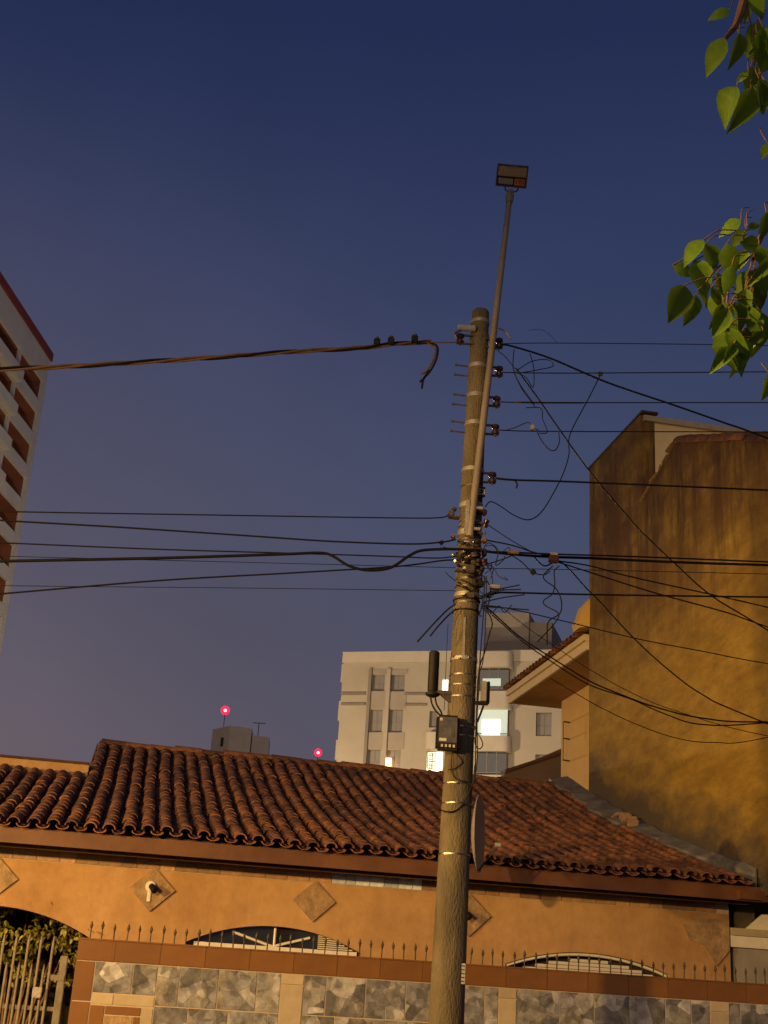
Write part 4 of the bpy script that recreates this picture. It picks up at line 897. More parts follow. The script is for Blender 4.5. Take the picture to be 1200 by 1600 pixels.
# ---- floodlight on its long pipe
pa, pb2 = pY(734, 838, YP-.155), pY(797, 303, YP-.16)
fl = thing('flood_lamp', 'unlit rectangular floodlight on a long slanting pipe above the pole', 'flood lamp', tuple(pa)); ORG[fl.name] = pa.copy()
MB().tube([pa.lerp(pb2, i/8) for i in range(9)], [.034-.0008*i for i in range(9)], 14).build('pipe', 'pipe_paint', fl, True)
for t in (.02, .075): c = pa.lerp(pb2, t); MB().bevbox((c.x-.055, c.y-.02, c.z-.012), (c.x+.085, c.y+.10, c.z+.012), .004).build('pipe_clamp', 'galvanised', fl)
c = pa.lerp(pb2, .04); MB().bevbox((c.x-.055, c.y-.025, c.z-.13), (c.x-.02, c.y+.06, c.z+.19), .004).build('bracket_plate', 'galvanised', fl)
MB().lathe(pb2-(pb2-pa).normalized()*.10, [(0, .034), (.02, .040), (.09, .040), (.10, .030), (.14, .026)], (pb2-pa), 14).build('socket', 'pipe_paint', fl, True)
fc = pY(800, 275, YP-.16)
nrm = (Vector((0, 0, EYE))-fc).normalized(); nrm = (nrm+Vector((.02, 0, -.02))).normalized()
rx_ = Vector((0, 0, 1)).cross(nrm).normalized(); uy = nrm.cross(rx_)
tl = math.radians(-4.0); rx2 = rx_*math.cos(tl)-uy*math.sin(tl)*-1; rx2.normalize(); uy = nrm.cross(rx2)
rx_ = rx2
def FB(mb):   # local (x right, y up, z out) -> world
    mb.v = [fc+rx_*p.x+uy*p.y+nrm*p.z for p in mb.v]; return mb
FB(MB().bevbox((-.150, -.105, -.05), (.150, .105, 0), .012)).build('housing', 'iron', fl)
for (a, b) in (((-.150, .090, 0), (.150, .106, .010)), ((-.150, -.106, 0), (.150, -.092, .010)), ((-.150, -.0915, 0), (-.136, .0895, .010)), ((.136, -.0915, 0), (.150, .0895, .010))): FB(MB().box(a, b)).build('bezel', 'iron', fl)
FB(MB().box((-.1355, -.005, .001), (.1355, .089, .006))).build('lens', 'lens', fl)
FB(MB().box((-.1355, -.0915, .001), (.1355, -.0055, .004))).build('driver_cover', 'black_plastic', fl)
st = FB(MB().box((-.125, -.080, .0042), (.015, -.025, .0052))).build('grey_sticker', 'window_grey', fl); so_ = FB(MB().box((.030, -.085, .0042), (.128, -.022, .0052))).build('orange_sticker', 'sticker_orange', fl)
t = text('170', fc, .058, 'text_black', fl)
t.matrix_local = Matrix.Translation(fc-ORG[fl.name]+rx_*.078+uy*-.053+nrm*.0066) @ Matrix((rx_, uy, nrm)).transposed().to_4x4()
for k in range(6): FB(MB().box((-.14+k*.05, -.1, -.075), (-.13+k*.05, .1, -.0505))).build('cooling_fin', 'iron', fl)
MB().tube(catmull([fc-uy*.10-nrm*.03-rx_*.055, fc-uy*.14-nrm*.02-rx_*.045, pb2+Vector((0, 0, .02)), fc-uy*.14-nrm*.02+rx_*.06, fc-uy*.10-nrm*.03+rx_*.075], 5), .009, 6).build('yoke', 'steel', fl)

# ---- antenna, radio, meter box
an = thing('antenna', 'black upright tube antenna on a bracket left of the pole', 'antenna', tuple(pY(680, 1085, YP-.05))); o_ = pY(680, 1085, YP-.05); ORG[an.name] = o_.copy()
a, b = pY(676, 1081, YP-.05), pY(679, 1018, YP-.05)
MB().tube([a, a.lerp(b, .03), a.lerp(b, .97), b], [.040, .045, .045, .034], 18).build('tube', 'black_plastic', an, True)
MB().lathe(a, [(-.045, .03), (-.03, .058), (-.012, .058), (-.008, .047)], (0, 0, 1), 16).build('base', 'black_plastic', an, True)
c = pY(688, 1083, YP-.05); MB().bevbox((c.x-.10, c.y-.02, c.z-.012), (c.x+.09, c.y+.03, c.z+.02), .004).build('bracket', 'iron', an)
MB().prism([(c.x-.0, c.y-.015, c.z-.013), (c.x+.10, c.y-.015, c.z-.013), (c.x+.10, c.y-.015, c.z-.09), (c.x+.07, c.y-.015, c.z-.07)], (0, .04, 0)).build('bracket_gusset', 'iron', an)
for q in (672, 679): MB().tube(catmull([pY(q, 1084, YP-.05), pY(q+3, 1100, YP-.06), pY(q+10, 1112, YP-.08), pY(691, 1120, YP-.10)], 6), .008, 6).build('cable', 'wire_black', an)
rd = thing('radio_unit', 'small cream panel in a black bracket right of the pole', 'antenna', tuple(pY(750, 1095, YP-.05))); ORG[rd.name] = pY(750, 1095, YP-.05)
c = pY(757, 1080, YP-.05); MB().bevbox((c.x-.028, c.y-.02, c.z-.085), (c.x+.02, c.y+.05, c.z+.085), .006).build('panel', 'galvanised', rd); MB().bevbox((c.x+.021, c.y-.015, c.z-.10), (c.x+.045, c.y+.06, c.z+.085), .006).build('back_shell', 'black_plastic', rd)
MB().bevbox((c.x-.11, c.y-.01, c.z-.115), (c.x+.035, c.y+.03, c.z-.087), .005).build('bracket', 'black_plastic', rd)
MB().tube(catmull([pY(757, 1098, YP-.04), pY(752, 1112, YP-.03), pY(746, 1128, YP-.03)], 5), .010, 6).build('cable', 'wire_black', rd)
mc = pY(701, 1145, YP-.20); mt = thing('meter_box', 'black metering box with a grey window strapped to the front of the pole', 'meter box', tuple(mc)); ORG[mt.name] = mc.copy()
MB().bevbox((mc.x-.102, mc.y-.03, mc.z-.142), (mc.x+.088, mc.y+.075, mc.z+.142), .018).build('case', 'black_plastic', mt)
mw = MB().bevbox((mc.x-.082, mc.y-.034, mc.z-.085), (mc.x+.066, mc.y-.0302, mc.z+.122), .002).build('window', 'meter_glass', mt)
MB().box((mc.x-.075, mc.y-.037, mc.z+.09), (mc.x-.055, mc.y-.0345, mc.z+.112)).build('white_mark', 'sticker_white', mw); MB().box((mc.x-.076, mc.y-.037, mc.z-.075), (mc.x-.018, mc.y-.0345, mc.z-.052)).build('white_mark', 'sticker_white', mw)
MB().box((mc.x+.02, mc.y-.037, mc.z-.04), (mc.x+.045, mc.y-.0345, mc.z+.05)).build('dial_panel', 'iron', mw)
for k in range(4): MB().box((mc.x-.060+k*.032, mc.y-.033, mc.z-.122), (mc.x-.044+k*.032, mc.y-.0304, mc.z-.100)).build('button', 'sticker_white', mt)
MB().bevbox((mc.x+.0, mc.y+.0755, mc.z-.10), (mc.x+.09, mc.y+.11, mc.z+.10), .006).build('back_bracket', 'iron', mt)

# ---- satellite dish, seen edge-on behind the pole
dc = pv(738, 1302, 14.2); dw = H(dc.x, dc.y, dc.z)
ds = thing('satellite_dish', 'pale grey satellite dish seen edge-on just right of the pole', 'satellite dish', tuple(Vector((dw.x, dw.y, dw.z)))); ORG[ds.name] = dw.copy()
ax = Vector((.985, -.12, .09)).normalized()
vdir = (Vector((0, 0, EYE))-dw).normalized(); side_ = vdir.cross(Vector((0, 0, 1))).normalized()
ax = (side_*-.988+vdir*.15+Vector((0, 0, .03))).normalized()
ax = -ax if ax.x < 0 else ax
Rd = .43; pr_ = [(.075*(i/8)**2-.0, max(Rd*i/8, .004)) for i in range(9)]; pr_ += [(.075*(i/8)**2+.010, max(Rd*i/8*.995, .003)) for i in range(8, -1, -1)]
mb = MB(); a_ = ax.orthogonal().normalized(); mb.tube_rings([(dw+ax*h, r) for h, r in pr_], ax, 28); mb.build('reflector', 'dish_grey', ds, True)
MB().tube([dw-ax*.01, dw-ax*.05+Vector((0, .10, -.06)), H(dc.x-.06, 15.075, 3.02)], .016, 8).build('mount_arm', 'iron', ds)
MB().tube([dw+Vector((0, 0, -Rd*.98))+ax*.07, dw+ax*.30+Vector((0, 0, -.12))], .010, 6).build('feed_arm', 'iron', ds); MB().lathe(dw+ax*.30+Vector((0, 0, -.12)), [(-.03, .02), (.04, .028)], -ax, 10).build('feed_horn', 'sticker_white', ds)

# ------------------------------------------------------------------ wires
def wpts(P, Y0=None):
    return catmull([pY(*p) for p in P], 8)
def wire(label, P, r, m='wire_black', nm='overhead_wire', group=None, cat='wire', n=6):
    pts = wpts(P); org = pts[0]
    o = MB().tube(pts, r, n).build(nm, m, None, True, org=org); o.location = org; tag(o, label, cat, group); return o
def lerpY(P, ya, yb):       # give depth along a run of picture points
    x0, x1 = P[0][0], P[-1][0]
    return [(x, y, ya+(yb-ya)*(x-x0)/(x1-x0)) for x, y in P]
YL = 9.55
GL, GR = 'wires running left from the pole', 'wires running right from the pole'
# twisted supply cable on the left
tp = wpts(lerpY([(-420, 592), (-120, 583), (0, 577), (100, 573), (200, 567), (330, 559), (450, 550), (560, 544), (610, 538), (676, 534)], 8.6, 10.38))
tcb = thing('twisted_cable', 'thick twisted three-strand cable crossing from the tower to the pole top', 'cable', tuple(tp[-1])); ORG[tcb.name] = tp[-1].copy()
L_ = 0; acc = [0]
for i in range(1, len(tp)): L_ += (tp[i]-tp[i-1]).length; acc.append(L_)
fine = []; 
for i in range(len(tp)-1):
    for j in range(3): fine.append((tp[i].lerp(tp[i+1], j/3), acc[i]+(acc[i+1]-acc[i])*j/3))
for k in range(3):
    P = []
    for p, s in fine:
        a = 2*math.pi*(s/1.1+k/3); P.append(p+Vector((0, math.sin(a)*.013, math.cos(a)*.013)))
    MB().tube(P, .0105, 6).build('strand', 'wire_rust' if k else 'wire_black', tcb, True)
for (x, y) in ((589, 535), (611, 533), (648, 530)):
    c = pY(x, y, 10.25); MB().bevbox((c.x-.030, c.y-.025, c.z-.035), (c.x+.030, c.y+.025, c.z+.035), .008).build('connector', 'black_plastic', tcb)
    MB().lathe(c+Vector((0, 0, .035)), [(0, .018), (.015, .018)], (0, 0, 1), 6).build('connector_bolt', 'iron', tcb)
for P, m in (([(668, 535), (683, 541), (682, 560), (672, 580), (656, 597)], 'wire_black'), ([(668, 537), (680, 544), (677, 562), (666, 580), (657, 584)], 'wire_rust'), ([(671, 578), (662, 592), (659, 607)], 'wire_black')):
    MB().tube(wpts([(x, y, 10.36) for x, y in P]), .010, 6).build('cut_end', m, tcb, True)
MB().tube(wpts(lerpY([(640, 534), (676, 535), (715, 535)], 10.3, 10.42)), .006, 5).build('tie_wire', 'wire_rust', tcb)

wire('highest of the thin wires left of the pole, taut below the twisted cable', lerpY([(-420, 788), (-80, 797), (46, 800), (350, 805), (600, 809), (685, 809), (703, 803)], 8.6, 10.45), .0058, 'wire_black', group=GL)
wire('second thin wire left of the pole, sagging into two small brown insulators', lerpY([(-420, 775), (-80, 806), (0, 813), (190, 824), (400, 838), (520, 846), (640, 850), (690, 847), (712, 843)], 8.6, 10.4), .0075, group=GL)
wire('third thin wire left of the pole, crossing behind the thick looped cable', lerpY([(-420, 828), (-80, 845), (0, 848), (240, 858), (440, 864), (600, 869), (680, 872), (714, 869)], 8.7, 10.42), .006, group=GL)
wire('thick black cable left of the pole dipping in a loop before it', lerpY([(-420, 890), (-80, 880), (0, 877), (250, 872), (440, 866), (500, 864), (520, 869), (545, 884), (575, 891), (610, 887), (640, 868), (660, 860), (700, 858), (740, 859)], 8.6, 10.32), .0125, 'wire_black', 'looped_cable', cat='cable', group=GL)
wire('lowest strong wire left of the pole, rising towards it', lerpY([(-420, 962), (-80, 934), (0, 928), (250, 907), (460, 895), (620, 885), (690, 876), (714, 875)], 8.6, 10.4), .007, group=GL)
wire('faint thin wire meeting the pole just below the looped cable', lerpY([(-420, 858), (200, 874), (400, 879), (712, 887)], 9.2, 10.5), .003, group=GL)
wire('faintest wire, lowest of those left of the pole', lerpY([(-420, 908), (0, 915), (400, 919), (714, 923)], 9.2, 10.5), .003, group=GL)
wire('longer cut wire end drooping left from the pole wrap', [(712, 944, 10.34), (700, 952, 10.34), (680, 972, 10.3), (652, 1003, 10.3)], .007, nm='cut_wire')
wire('shorter cut wire end drooping left from the pole wrap', [(713, 951, 10.34), (700, 962, 10.34), (685, 978, 10.3), (672, 994, 10.3)], .007, nm='cut_wire')
wire('tiny cut wire sticking up left below the clamps', [(712, 908, 10.36), (702, 900, 10.34), (696, 894, 10.34)], .004, nm='cut_wire')
YR = 11.6
def R(P, yb=YR, ya=10.42): return lerpY(P, ya, yb)
wire('topmost thin wire right of the pole from the upper insulator', R([(784, 537), (850, 536), (1000, 537), (1200, 540), (1500, 548)]), .0045, group=GR)
wire('heavy black drop cable slanting from the top insulator over the cream wall', R([(783, 538), (800, 541), (860, 560), (950, 598), (1050, 632), (1130, 660), (1200, 685), (1500, 800)], 12.3), .0105, nm='drop_cable', cat='cable', group=GR)
wire('second horizontal wire right of the pole with a small tap clamp', R([(784, 582), (900, 583), (1200, 581), (1500, 580)]), .0055, group=GR)
wire('third horizontal wire right of the pole with a rusty sleeve near the insulator', R([(780, 628), (850, 629), (1200, 629), (1500, 629)]), .0055, group=GR)
wire('rusty splice sleeve on the third wire right of the pole', R([(806, 628.5), (860, 629.3), (912, 629.5)], 10.75, 10.46), .009, 'wire_rust', 'splice_sleeve', cat='sleeve')
wire('fourth horizontal wire right of the pole crossing the cream wall', R([(778, 672), (860, 674), (1200, 675), (1500, 677)]), .0055, group=GR)
wire('black cable from the fifth insulator crossing the stained wall', R([(774, 747), (805, 750), (900, 753), (1200, 766), (1500, 780)]), .0095, nm='service_cable', cat='cable', group=GR)
wire('grey dead-end grip on the cable from the fifth insulator', R([(776, 747.5), (790, 749), (806, 750)], 10.55, 10.45), .011, 'galvanised', 'cable_grip', cat='sleeve')
wire('short tail hanging from the grip of the fifth cable', [(804, 750, 10.5), (808, 756, 10.5), (807, 763, 10.5)], .007, nm='cut_wire')
wire('long jumper running diagonally from the top wires down across the stained wall', R([(806, 575), (839, 620), (870, 665), (921, 736), (994, 822), (1015, 843), (1056, 882), (1112, 931), (1200, 985), (1500, 1170)], 12.6), .0075, nm='jumper_wire', group=GR)
wire('big loose loop hanging right of the pole beneath the rack', R([(937, 588), (921, 620), (891, 678), (889, 710), (880, 740), (865, 770), (846, 800), (827, 812), (805, 806), (779, 789), (766, 784), (758, 792)][::-1], 10.85), .0055, nm='loop_wire')
for lb, P, r in (('jumper curl dropping beside the third wire', [(803, 546), (802, 575), (812, 600), (835, 632)], .005), ('narrow jumper loop between the first and second wires', [(806, 580), (830, 565), (855, 562), (864, 572), (840, 578), (812, 583)], .0045), ('jumper falling straight between the top four wires', [(828, 552), (834, 575), (833, 605), (822, 590), (806, 582)], .0045),
                 ('jumper loop hanging below the fourth wire', [(838, 672), (846, 688), (858, 702), (868, 703), (874, 690), (873, 674)], .005), ('bent jumper between the third and fourth wires', [(822, 637), (845, 638), (848, 655), (855, 675), (842, 677)], .0045), ('pale jumper arching over the fourth wire', [(788, 673), (805, 668), (825, 660), (832, 668), (842, 672)], .004),
                 ('short jumper dropping from the top rack to the second wire', [(772, 544), (790, 558), (804, 576)], .004), ('thin stray strand curling above the topmost wire', [(826, 516), (845, 515), (860, 524), (872, 537)], .0022), ('stray jumper slanting from second wire to third wire', [(804, 583), (815, 607), (836, 636)], .004)):
    wire(lb, lerpY([(x, y) for x, y in P], 10.46, 10.52) if P[0][0] != P[-1][0] else [(x, y, 10.5) for x, y in P], r, nm='jumper_wire', group='loose jumpers beside the rack')
c = pY(832, 668, 10.5); o = MB().bevbox((-.02, -.02, -.025), (.02, .02, .025), .006).build('tap_clamp', 'galvanised', None); o.location = c; tag(o, 'small grey tap clamp on the fourth wire right of the pole', 'clamp')
c = pY(938, 584, 10.78); o = MB().bevbox((-.022, -.02, -.018), (.022, .02, .018), .006).build('tap_clamp', 'iron', None); o.location = c; tag(o, 'small dark tap clamp on the second wire right of the pole', 'clamp')
# the communications bundle at mid height
wire('thickest cable of the bundle right of the pole, crossing the stained wall', R([(738, 859), (800, 866), (860, 870), (920, 872), (1000, 876), (1100, 880), (1200, 883), (1500, 893)], 12.0), .0125, nm='bundle_cable', cat='cable', group=GR)
wire('thinner cable lying just above the thick bundle right of the pole', R([(752, 862), (800, 863), (870, 866), (1000, 870), (1200, 878), (1500, 890)], 12.0, 10.36), .008, nm='bundle_cable', cat='cable', group=GR)
wire('thin wire slanting from red clamp down to the bundle splice', R([(762, 820), (800, 845), (834, 864)], 10.6), .0045, nm='drop_wire')
wire('wire slanting from the yellow clamp down to the bundle splice', R([(760, 844), (800, 852), (834, 863), (862, 869)], 10.65), .0065, nm='drop_wire')
wire('short wire rising from the red clamp to the bundle', R([(763, 881), (785, 874), (800, 868)], 10.5), .005, nm='drop_wire')
wire('very thin straight wire below the bundle right of the pole', R([(758, 888), (890, 890), (1200, 897), (1500, 905)], 12), .0033, group=GR)
wire('straight black wire crossing the stained wall below the bundle', R([(750, 935), (775, 927), (800, 926), (921, 929), (1200, 933), (1500, 937)], 12), .0085, group=GR)
wire('upper of two wires fanning down from the bundle splice over the stained wall', lerpY([(868, 876), (921, 884), (985, 901), (1112, 929), (1200, 949), (1500, 1020)], 10.7, 12.6), .007, nm='drop_wire', group=GR)
wire('lower of two wires fanning down from the bundle splice over the stained wall', lerpY([(868, 877), (921, 894), (1022, 926), (1135, 957), (1200, 980), (1500, 1085)], 10.7, 12.6), .007, nm='drop_wire', group=GR)
wire('wire diving steeply from the bundle splice across the lit stained wall', lerpY([(832, 868), (850, 884), (868, 878), (884, 884), (917, 920), (936, 939), (992, 999), (1045, 1047), (1097, 1085), (1172, 1120), (1500, 1250)], 10.6, 13), .007, nm='drop_wire', group=GR)
wire('upper drop wire sagging from the pole past the cream eave', lerpY([(752, 945), (765, 953), (812, 995), (861, 1027), (921, 1064), (970, 1085), (1022, 1104), (1097, 1122), (1200, 1128), (1500, 1120)], 10.4, 13), .007, nm='drop_wire', group=GR)
wire('lower drop wire sagging from the pole past the cream eave', lerpY([(752, 947), (765, 957), (815, 1001), (865, 1036), (921, 1070), (985, 1092), (1040, 1116), (1097, 1132), (1200, 1129), (1500, 1100)], 10.38, 13), .006, nm='drop_wire', group=GR)
wire('thin drop wire fading over the eave tiles beside the two sagging drops', lerpY([(785, 950), (830, 985), (870, 1012), (921, 1046), (990, 1084), (1060, 1112), (1200, 1150), (1500, 1200)], 10.5, 13), .0035, nm='drop_wire', group=GR)
wire('long thin wire sloping gently from the pole wrap across the stained wall', lerpY([(752, 945), (800, 952), (900, 975), (1000, 999), (1100, 1018), (1200, 1037), (1500, 1085)], 10.4, 12.8), .005, nm='drop_wire', group=GR)
wire('lowest thin wire sagging over the bright part of stained wall', lerpY([(860, 1060), (936, 1104), (1000, 1134), (1060, 1154), (1116, 1160), (1200, 1152), (1500, 1080)], 10.8, 13), .004, nm='drop_wire', group=GR)
for lb, P, r in (('wavy loose wire hanging from the splice box', [(864, 884), (850, 898), (852, 907), (868, 919), (877, 938), (875, 958), (858, 970), (855, 985), (855, 1008)], .0055), ('second wavy loose wire curling beneath the splice box', [(874, 884), (866, 893), (867, 912), (863, 928), (850, 938), (852, 946), (872, 958), (868, 972), (840, 1003)], .005), ('small tail with a black cap below the bundle', [(800, 868), (815, 878), (832, 894), (850, 898), (860, 892)], .005)):
    wire(lb, [(x, y, 10.64) for x, y in P], r, nm='loose_wire', group='loose wires below the splice box')
for lb, P in (('uppermost cut stub fanning right of the pole', [(752, 932), (775, 922), (812, 914)]), ('second cut stub fanning right of the pole', [(752, 934), (780, 923), (814, 921)]), ('third cut stub fanning right of the pole', [(754, 941), (785, 934), (820, 929)]), ('lowest cut stub fanning right of the pole', [(756, 948), (790, 950), (827, 953)])):
    wire(lb, [(x, y, 10.35) for x, y in P], .0055, nm='cut_wire', group='cut stubs right of the pole')
c = pY(865, 874, 10.62); sb = thing('splice_box', 'small reddish splice box hanging on the bundle right of the pole', 'splice box', tuple(c)); ORG[sb.name] = c.copy()
MB().bevbox(c+Vector((-.045, -.035, -.03)), c+Vector((.045, .035, .03)), .01).build('case', 'insulator_red', sb); MB().bevbox(c+Vector((-.035, -.038, .031)), c+Vector((.035, .03, .052)), .006).build('lid', 'galvanised', sb)
c = pY(833, 894, 10.6); o = MB().bevbox((-.022, -.02, -.022), (.022, .02, .022), .006).build('end_cap', 'black_plastic', None); o.location = c; o.rotation_euler = (0, .6, 0); tag(o, 'small black cap on the loose tail below the bundle', 'cap')
c = pY(802, 863, 10.44); o = MB().bevbox((-.05, -.02, -.014), (.05, .02, .014), .006).build('bundle_clamp', 'wire_rust', None); o.location = c; tag(o, 'reddish clamp gripping the bundle close to the pole', 'clamp')
# cables going down the right side of the pole
for k, (lb, P, r) in enumerate((('inner cable running down the right side of the pole', [(757, 900), (755, 960), (750, 1030), (748, 1080), (744, 1130), (743, 1190), (740, 1230)], .006), ('middle cable running down the right side of the pole', [(760, 900), (759, 960), (755, 1030), (747, 1060), (745, 1120), (746, 1180), (741, 1225)], .005),
                 ('outer cable bowing away from the right side of the pole', [(752, 950), (764, 960), (769, 975), (765, 990), (757, 1020), (750, 1040), (746, 1075), (744, 1150)], .0055), ('hair-thin vertical wire just left of the pole', [(700, 975), (697, 1040), (694, 1110)], .0028), ('small tangled wire loop right of the meter box', [(739, 1130), (746, 1145), (752, 1155), (754, 1165), (748, 1170), (742, 1160), (745, 1142)], .0045), ('wire coil wrapped low round the pole front', [(742, 1195), (738, 1225), (724, 1255), (708, 1268), (688, 1266), (684, 1262)], .0055), ('thin curl of wire below the meter box', [(706, 1176), (706, 1205), (715, 1218), (734, 1222)], .004), ('second thin curl of wire under the meter box', [(712, 1176), (722, 1190), (712, 1200), (700, 1203)], .004))):
    wire(lb, [(x, y, 10.32 if k < 5 else 10.5-PR(3.5)-.012) for x, y in P], r, nm='hanging_cable', group='cables hanging on the pole')

# ------------------------------------------------------------------ tree at the right, its leaves hanging into view
random.seed(24)
tb = Vector((2.75, 4.3, 0)); tree = thing('street_tree', 'leafy branches with broad heart shaped leaves hanging in at the upper right', 'tree', tuple(tb)); ORG[tree.name] = tb.copy()
MB().tube(catmull([tb, tb+Vector((-.04, .02, 1.2)), tb+Vector((.05, -.05, 2.4)), tb+Vector((.0, -.2, 3.6)), tb+Vector((-.1, -.3, 4.8))], 6), [.15-.0042*i for i in range(25)], 12).build('trunk', 'bark', tree, True)
br = [[tb+Vector((0, -.1, 3.0)), pY(1500, 250, 4.05), pY(1300, 290, 3.8), pY(1215, 330, 3.7), pY(1180, 390, 3.66)], [tb+Vector((0, -.2, 3.6)), pY(1400, -150, 3.8), pY(1230, -110, 3.7), pY(1172, -20, 3.66), pY(1152, 34, 3.64), pY(1132, 62, 3.62)],
      [tb+Vector((0, -.1, 2.6)), tb+Vector((.5, .4, 3.4)), tb+Vector((1.0, .6, 3.9))], [tb+Vector((-.1, -.3, 4.5)), tb+Vector((-.5, .3, 5.2)), tb+Vector((-.5, .7, 5.7))]]
for k, P in enumerate(br):
    pts = catmull(P, 7); n_ = len(pts); MB().tube(pts, [.035*(1-i/n_)+.006 for i in range(n_)], 7).build('branch', 'twig' if k < 2 else 'bark', tree, True)
lm = [leaf_mesh('leaf', 'leaf', 1.0, .60, f, c) for f, c in ((.25, .35), (.55, .2), (.12, .55), (-.15, .4), (.7, .45))]
# (tip-to-stem picture position, length in picture px, direction of hang in degrees (0 = right, 90 = down), turn towards viewer)
LV = [(1126, 18, 42, 160), (1117, 86, 70, 118), (1152, 78, 58, 95), (1137, 162, 66, 118), (1165, 168, 74, 108), (1180, 128, 62, 80), (1186, 10, 40, 60), (1168, 24, 26, 100), (1197, 58, 36, 70), (1195, 236, 26, 110), (1183, 88, 44, 20), (1192, 150, 60, 75), (1160, 120, 26, 140), (1196, 100, 50, 130),
      (1140, 354, 42, 150), (1154, 371, 36, 130), (1180, 352, 26, 350), (1083, 394, 56, 130), (1112, 402, 48, 60), (1096, 432, 60, 70), (1140, 405, 52, 80), (1059, 474, 68, 112), (1082, 486, 52, 100), (1100, 466, 34, 50), (1118, 478, 50, 95), (1126, 448, 50, 80), (1121, 494, 44, 110), (1133, 516, 64, 85), (1135, 546, 62, 72), (1152, 558, 60, 65), (1140, 434, 46, 105), (1176, 384, 44, 10), (1197, 352, 44, 95), (1188, 464, 62, 80), (1180, 506, 62, 75), (1192, 520, 66, 85), (1174, 534, 34, 110), (1196, 432, 54, 95), (1199, 604, 44, 100), (1165, 470, 40, 95), (1128, 560, 46, 130), (1160, 405, 34, 120), (1070, 420, 40, 20)]
for k in range(15):
    LV.append((random.uniform(1112, 1205), random.uniform(372, 560), random.uniform(34, 58), random.uniform(45, 140)))
for k in range(8): LV.append((random.uniform(1165, 1208), random.uniform(-10, 190), random.uniform(40, 60), random.uniform(55, 130)))
for (x, y, L_, a) in LV:
    Y = 3.62+random.uniform(-.10, .14); c = pY(x, y, Y); s = L_*Y*.97/FPX*1.16
    a = R_(a); dx = cr*math.cos(a)-cu*math.sin(a); dx = (dx+f0*random.uniform(-.35, .15)).normalized()
    nz_ = (-f0+Vector((random.uniform(-.6, .45), 0, random.uniform(-.25, .5)))).normalized(); yv_ = nz_.cross(dx).normalized(); nz_ = dx.cross(yv_)
    o = bpy.data.objects.new('leaf', random.choice(lm)); col.objects.link(o); o.parent = tree
    m4 = Matrix((dx, yv_, nz_)).transposed().to_4x4() @ Matrix.Diagonal((s, s*random.uniform(.72, 1.12), s*random.uniform(.7, 1.5), 1)); m4.translation = c-dx*s*.5-tb; o.matrix_local = m4
    hub = pY(1172+random.uniform(-14, 20), y-40 if y > 300 else y-50, Y+.02)
    base_ = c-dx*s*.5
    MB().tube(catmull([base_, base_.lerp(hub, .3)+Vector((0, 0, .02)), base_.lerp(hub, .55)+Vector((.02, 0, .01))], 4), .0022, 4).build('leaf_stalk', 'twig', tree)
for P in ([(1180, 390), (1172, 420), (1164, 455), (1160, 500)], [(1176, 392), (1150, 398), (1120, 420), (1104, 440)], [(1180, 392), (1176, 440), (1168, 480), (1172, 520)], [(1166, 5), (1176, 50), (1180, 90), (1172, 130)], [(1178, 395), (1145, 430), (1135, 480), (1133, 510)], [(1128, 64), (1122, 72), (1118, 80)], [(1150, 36), (1154, 50), (1153, 62)], [(1174, 425), (1176, 455), (1166, 475), (1170, 500)]):
    MB().tube(wpts([(x, y, 3.66) for x, y in P]), .0035, 5).build('twig', 'twig', tree)
fb = MB(); bv = [v_.co.copy() for v_ in lm[0].vertices]; bf = [tuple(p.vertices) for p in lm[0].polygons]
for k in range(1100):
    u_ = Vector((random.gauss(0, 1), random.gauss(0, 1), random.gauss(0, 1))).normalized()*random.random()**.35
    c = tb+Vector((.75, .3, 4.3))+Vector((u_.x*1.35, u_.y*1.5, u_.z*1.5))
    rel = c-Vector((0, 0, EYE)); dpt = rel.dot(f0); 
    if dpt > 0 and 600+FPX*rel.dot(cr)/dpt < 1262: continue
    q = Matrix.Translation(c) @ Matrix.Rotation(random.random()*6.28, 4, 'Z') @ Matrix.Rotation(random.uniform(.2, 1.4), 4, 'Y') @ Matrix.Rotation(random.gauss(0, .5), 4, 'X') @ Matrix.Scale(random.uniform(.08, .13), 4)
    fb.add([q @ p for p in bv], bf)
me = bpy.data.meshes.new('crown'); me.from_pydata([tuple(p-tb) for p in fb.v], [], fb.f); me.materials.append(MATS['leaf']); o = bpy.data.objects.new('crown', me); col.objects.link(o); o.parent = tree; o['kind'] = 'stuff'

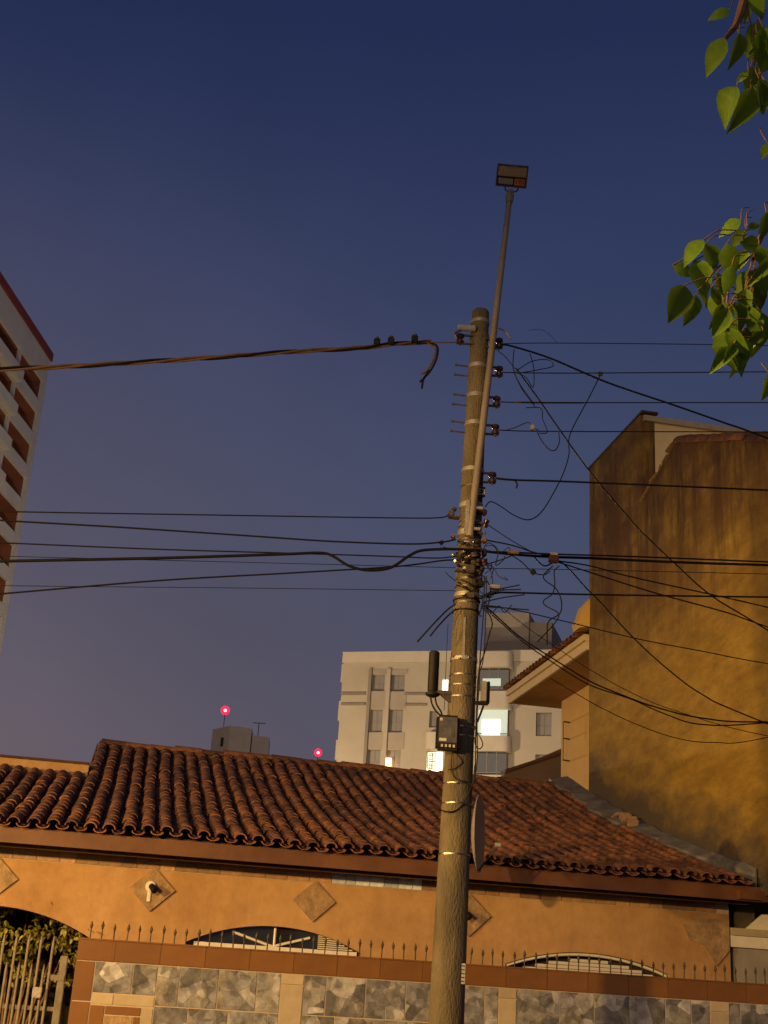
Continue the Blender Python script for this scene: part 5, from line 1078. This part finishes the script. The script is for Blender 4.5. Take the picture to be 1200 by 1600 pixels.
# ------------------------------------------------------------------ unseen lamps added behind the house to light the far buildings
def added_back_lamp(p, lb, en):
    t = thing('unseen_lamp', lb, 'street lamp', (p.x, p.y, 0), None, 'added lamps behind the house'); ORG[t.name] = Vector((p.x, p.y, 0))
    MB().tube([(p.x, p.y, 0), (p.x, p.y, p.z+.1)], [.09, .06], 10).build('post', 'galvanised', t, True)
    MB().bevbox(p+Vector((-.2, -.3, .08)), p+Vector((.2, .3, .2)), .03).build('head', 'grey_paint', t)
    d_ = bpy.data.lights.new('added_fill_light', 'POINT'); d_.energy = en; d_.color = (1.0, .73, .44); d_.shadow_soft_size = .3
    q = bpy.data.objects.new('added_fill_light', d_); col.objects.link(q); q.parent = t; q.location = Vector((0, .1, p.z-.05))
added_back_lamp(Vector((-3, 52, 8.0)), 'added unseen lamp left of the apartment block, hidden by the tiled roof', 9800)
added_back_lamp(Vector((14, 56, 8.0)), 'added unseen lamp right of the apartment block, hidden by the tiled roof', 8000)
added_back_lamp(Vector((-11, 72, 8.5)), 'added unseen lamp near the white tower, hidden by the tiled roof', 24000)
# ------------------------------------------------------------------ the sodium street lamp that lights the street (outside the frame, left)
def sodium_lamp(LP, SB, lb, en, aimp, dz, size, blend):
    t = thing('unseen_lamp', lb, 'street lamp', tuple(SB), None, 'sodium lamps of the street'); ORG[t.name] = SB.copy()
    h = LP.z-.35
    MB().tube([SB, SB+Vector((0, 0, h*.5)), SB+Vector((0, 0, h))], [.09, .075, .06], 12).build('post', 'galvanised', t, True)
    m_ = SB.lerp(LP, .4); MB().tube(catmull([SB+Vector((0, 0, h-.1)), Vector((m_.x, m_.y, h+.3)), LP+Vector((0, 0, .14))], 6), .035, 8).build('arm', 'galvanised', t, True)
    MB().bevbox(LP+Vector((-.16, -.35, .06)), LP+Vector((.16, .35, .2)), .04).build('head', 'grey_paint', t)
    MB().lathe(LP+Vector((0, 0, .058)), [(0, .13), (-.03, .11), (-.05, .05)], (0, 0, 1), 16).build('glass', 'sodium_glass', t, True)
    ld = bpy.data.lights.new('sodium_light', 'SPOT'); ld.energy = en; ld.color = (1.0, .56, .16); ld.spot_size = R_(size); ld.spot_blend = blend; ld.shadow_soft_size = .16
    lo = bpy.data.objects.new('sodium_light', ld); col.objects.link(lo); lo.parent = t; lo.location = LP+Vector((0, 0, -.02))-SB
    a = aimp-LP; a.z = 0; a = a.normalized(); lo.rotation_euler = Vector((a.x, a.y, -dz)).to_track_quat('-Z', 'Y').to_euler()
sodium_lamp(H(-6.0, 2.6, 4.5), H(-6.6, -2.4, 0), 'sodium street lamp on a steel post on the near side of the road', 8800, H(6.5, 13.5, 0), .66, 112, .5)
sodium_lamp(H(-8.6, 8.4, 3.9), H(-8.9, 9.1, .14), 'sodium street lamp on a short steel post on the far pavement', 7600, H(4, 17, 0), .62, 116, .5)
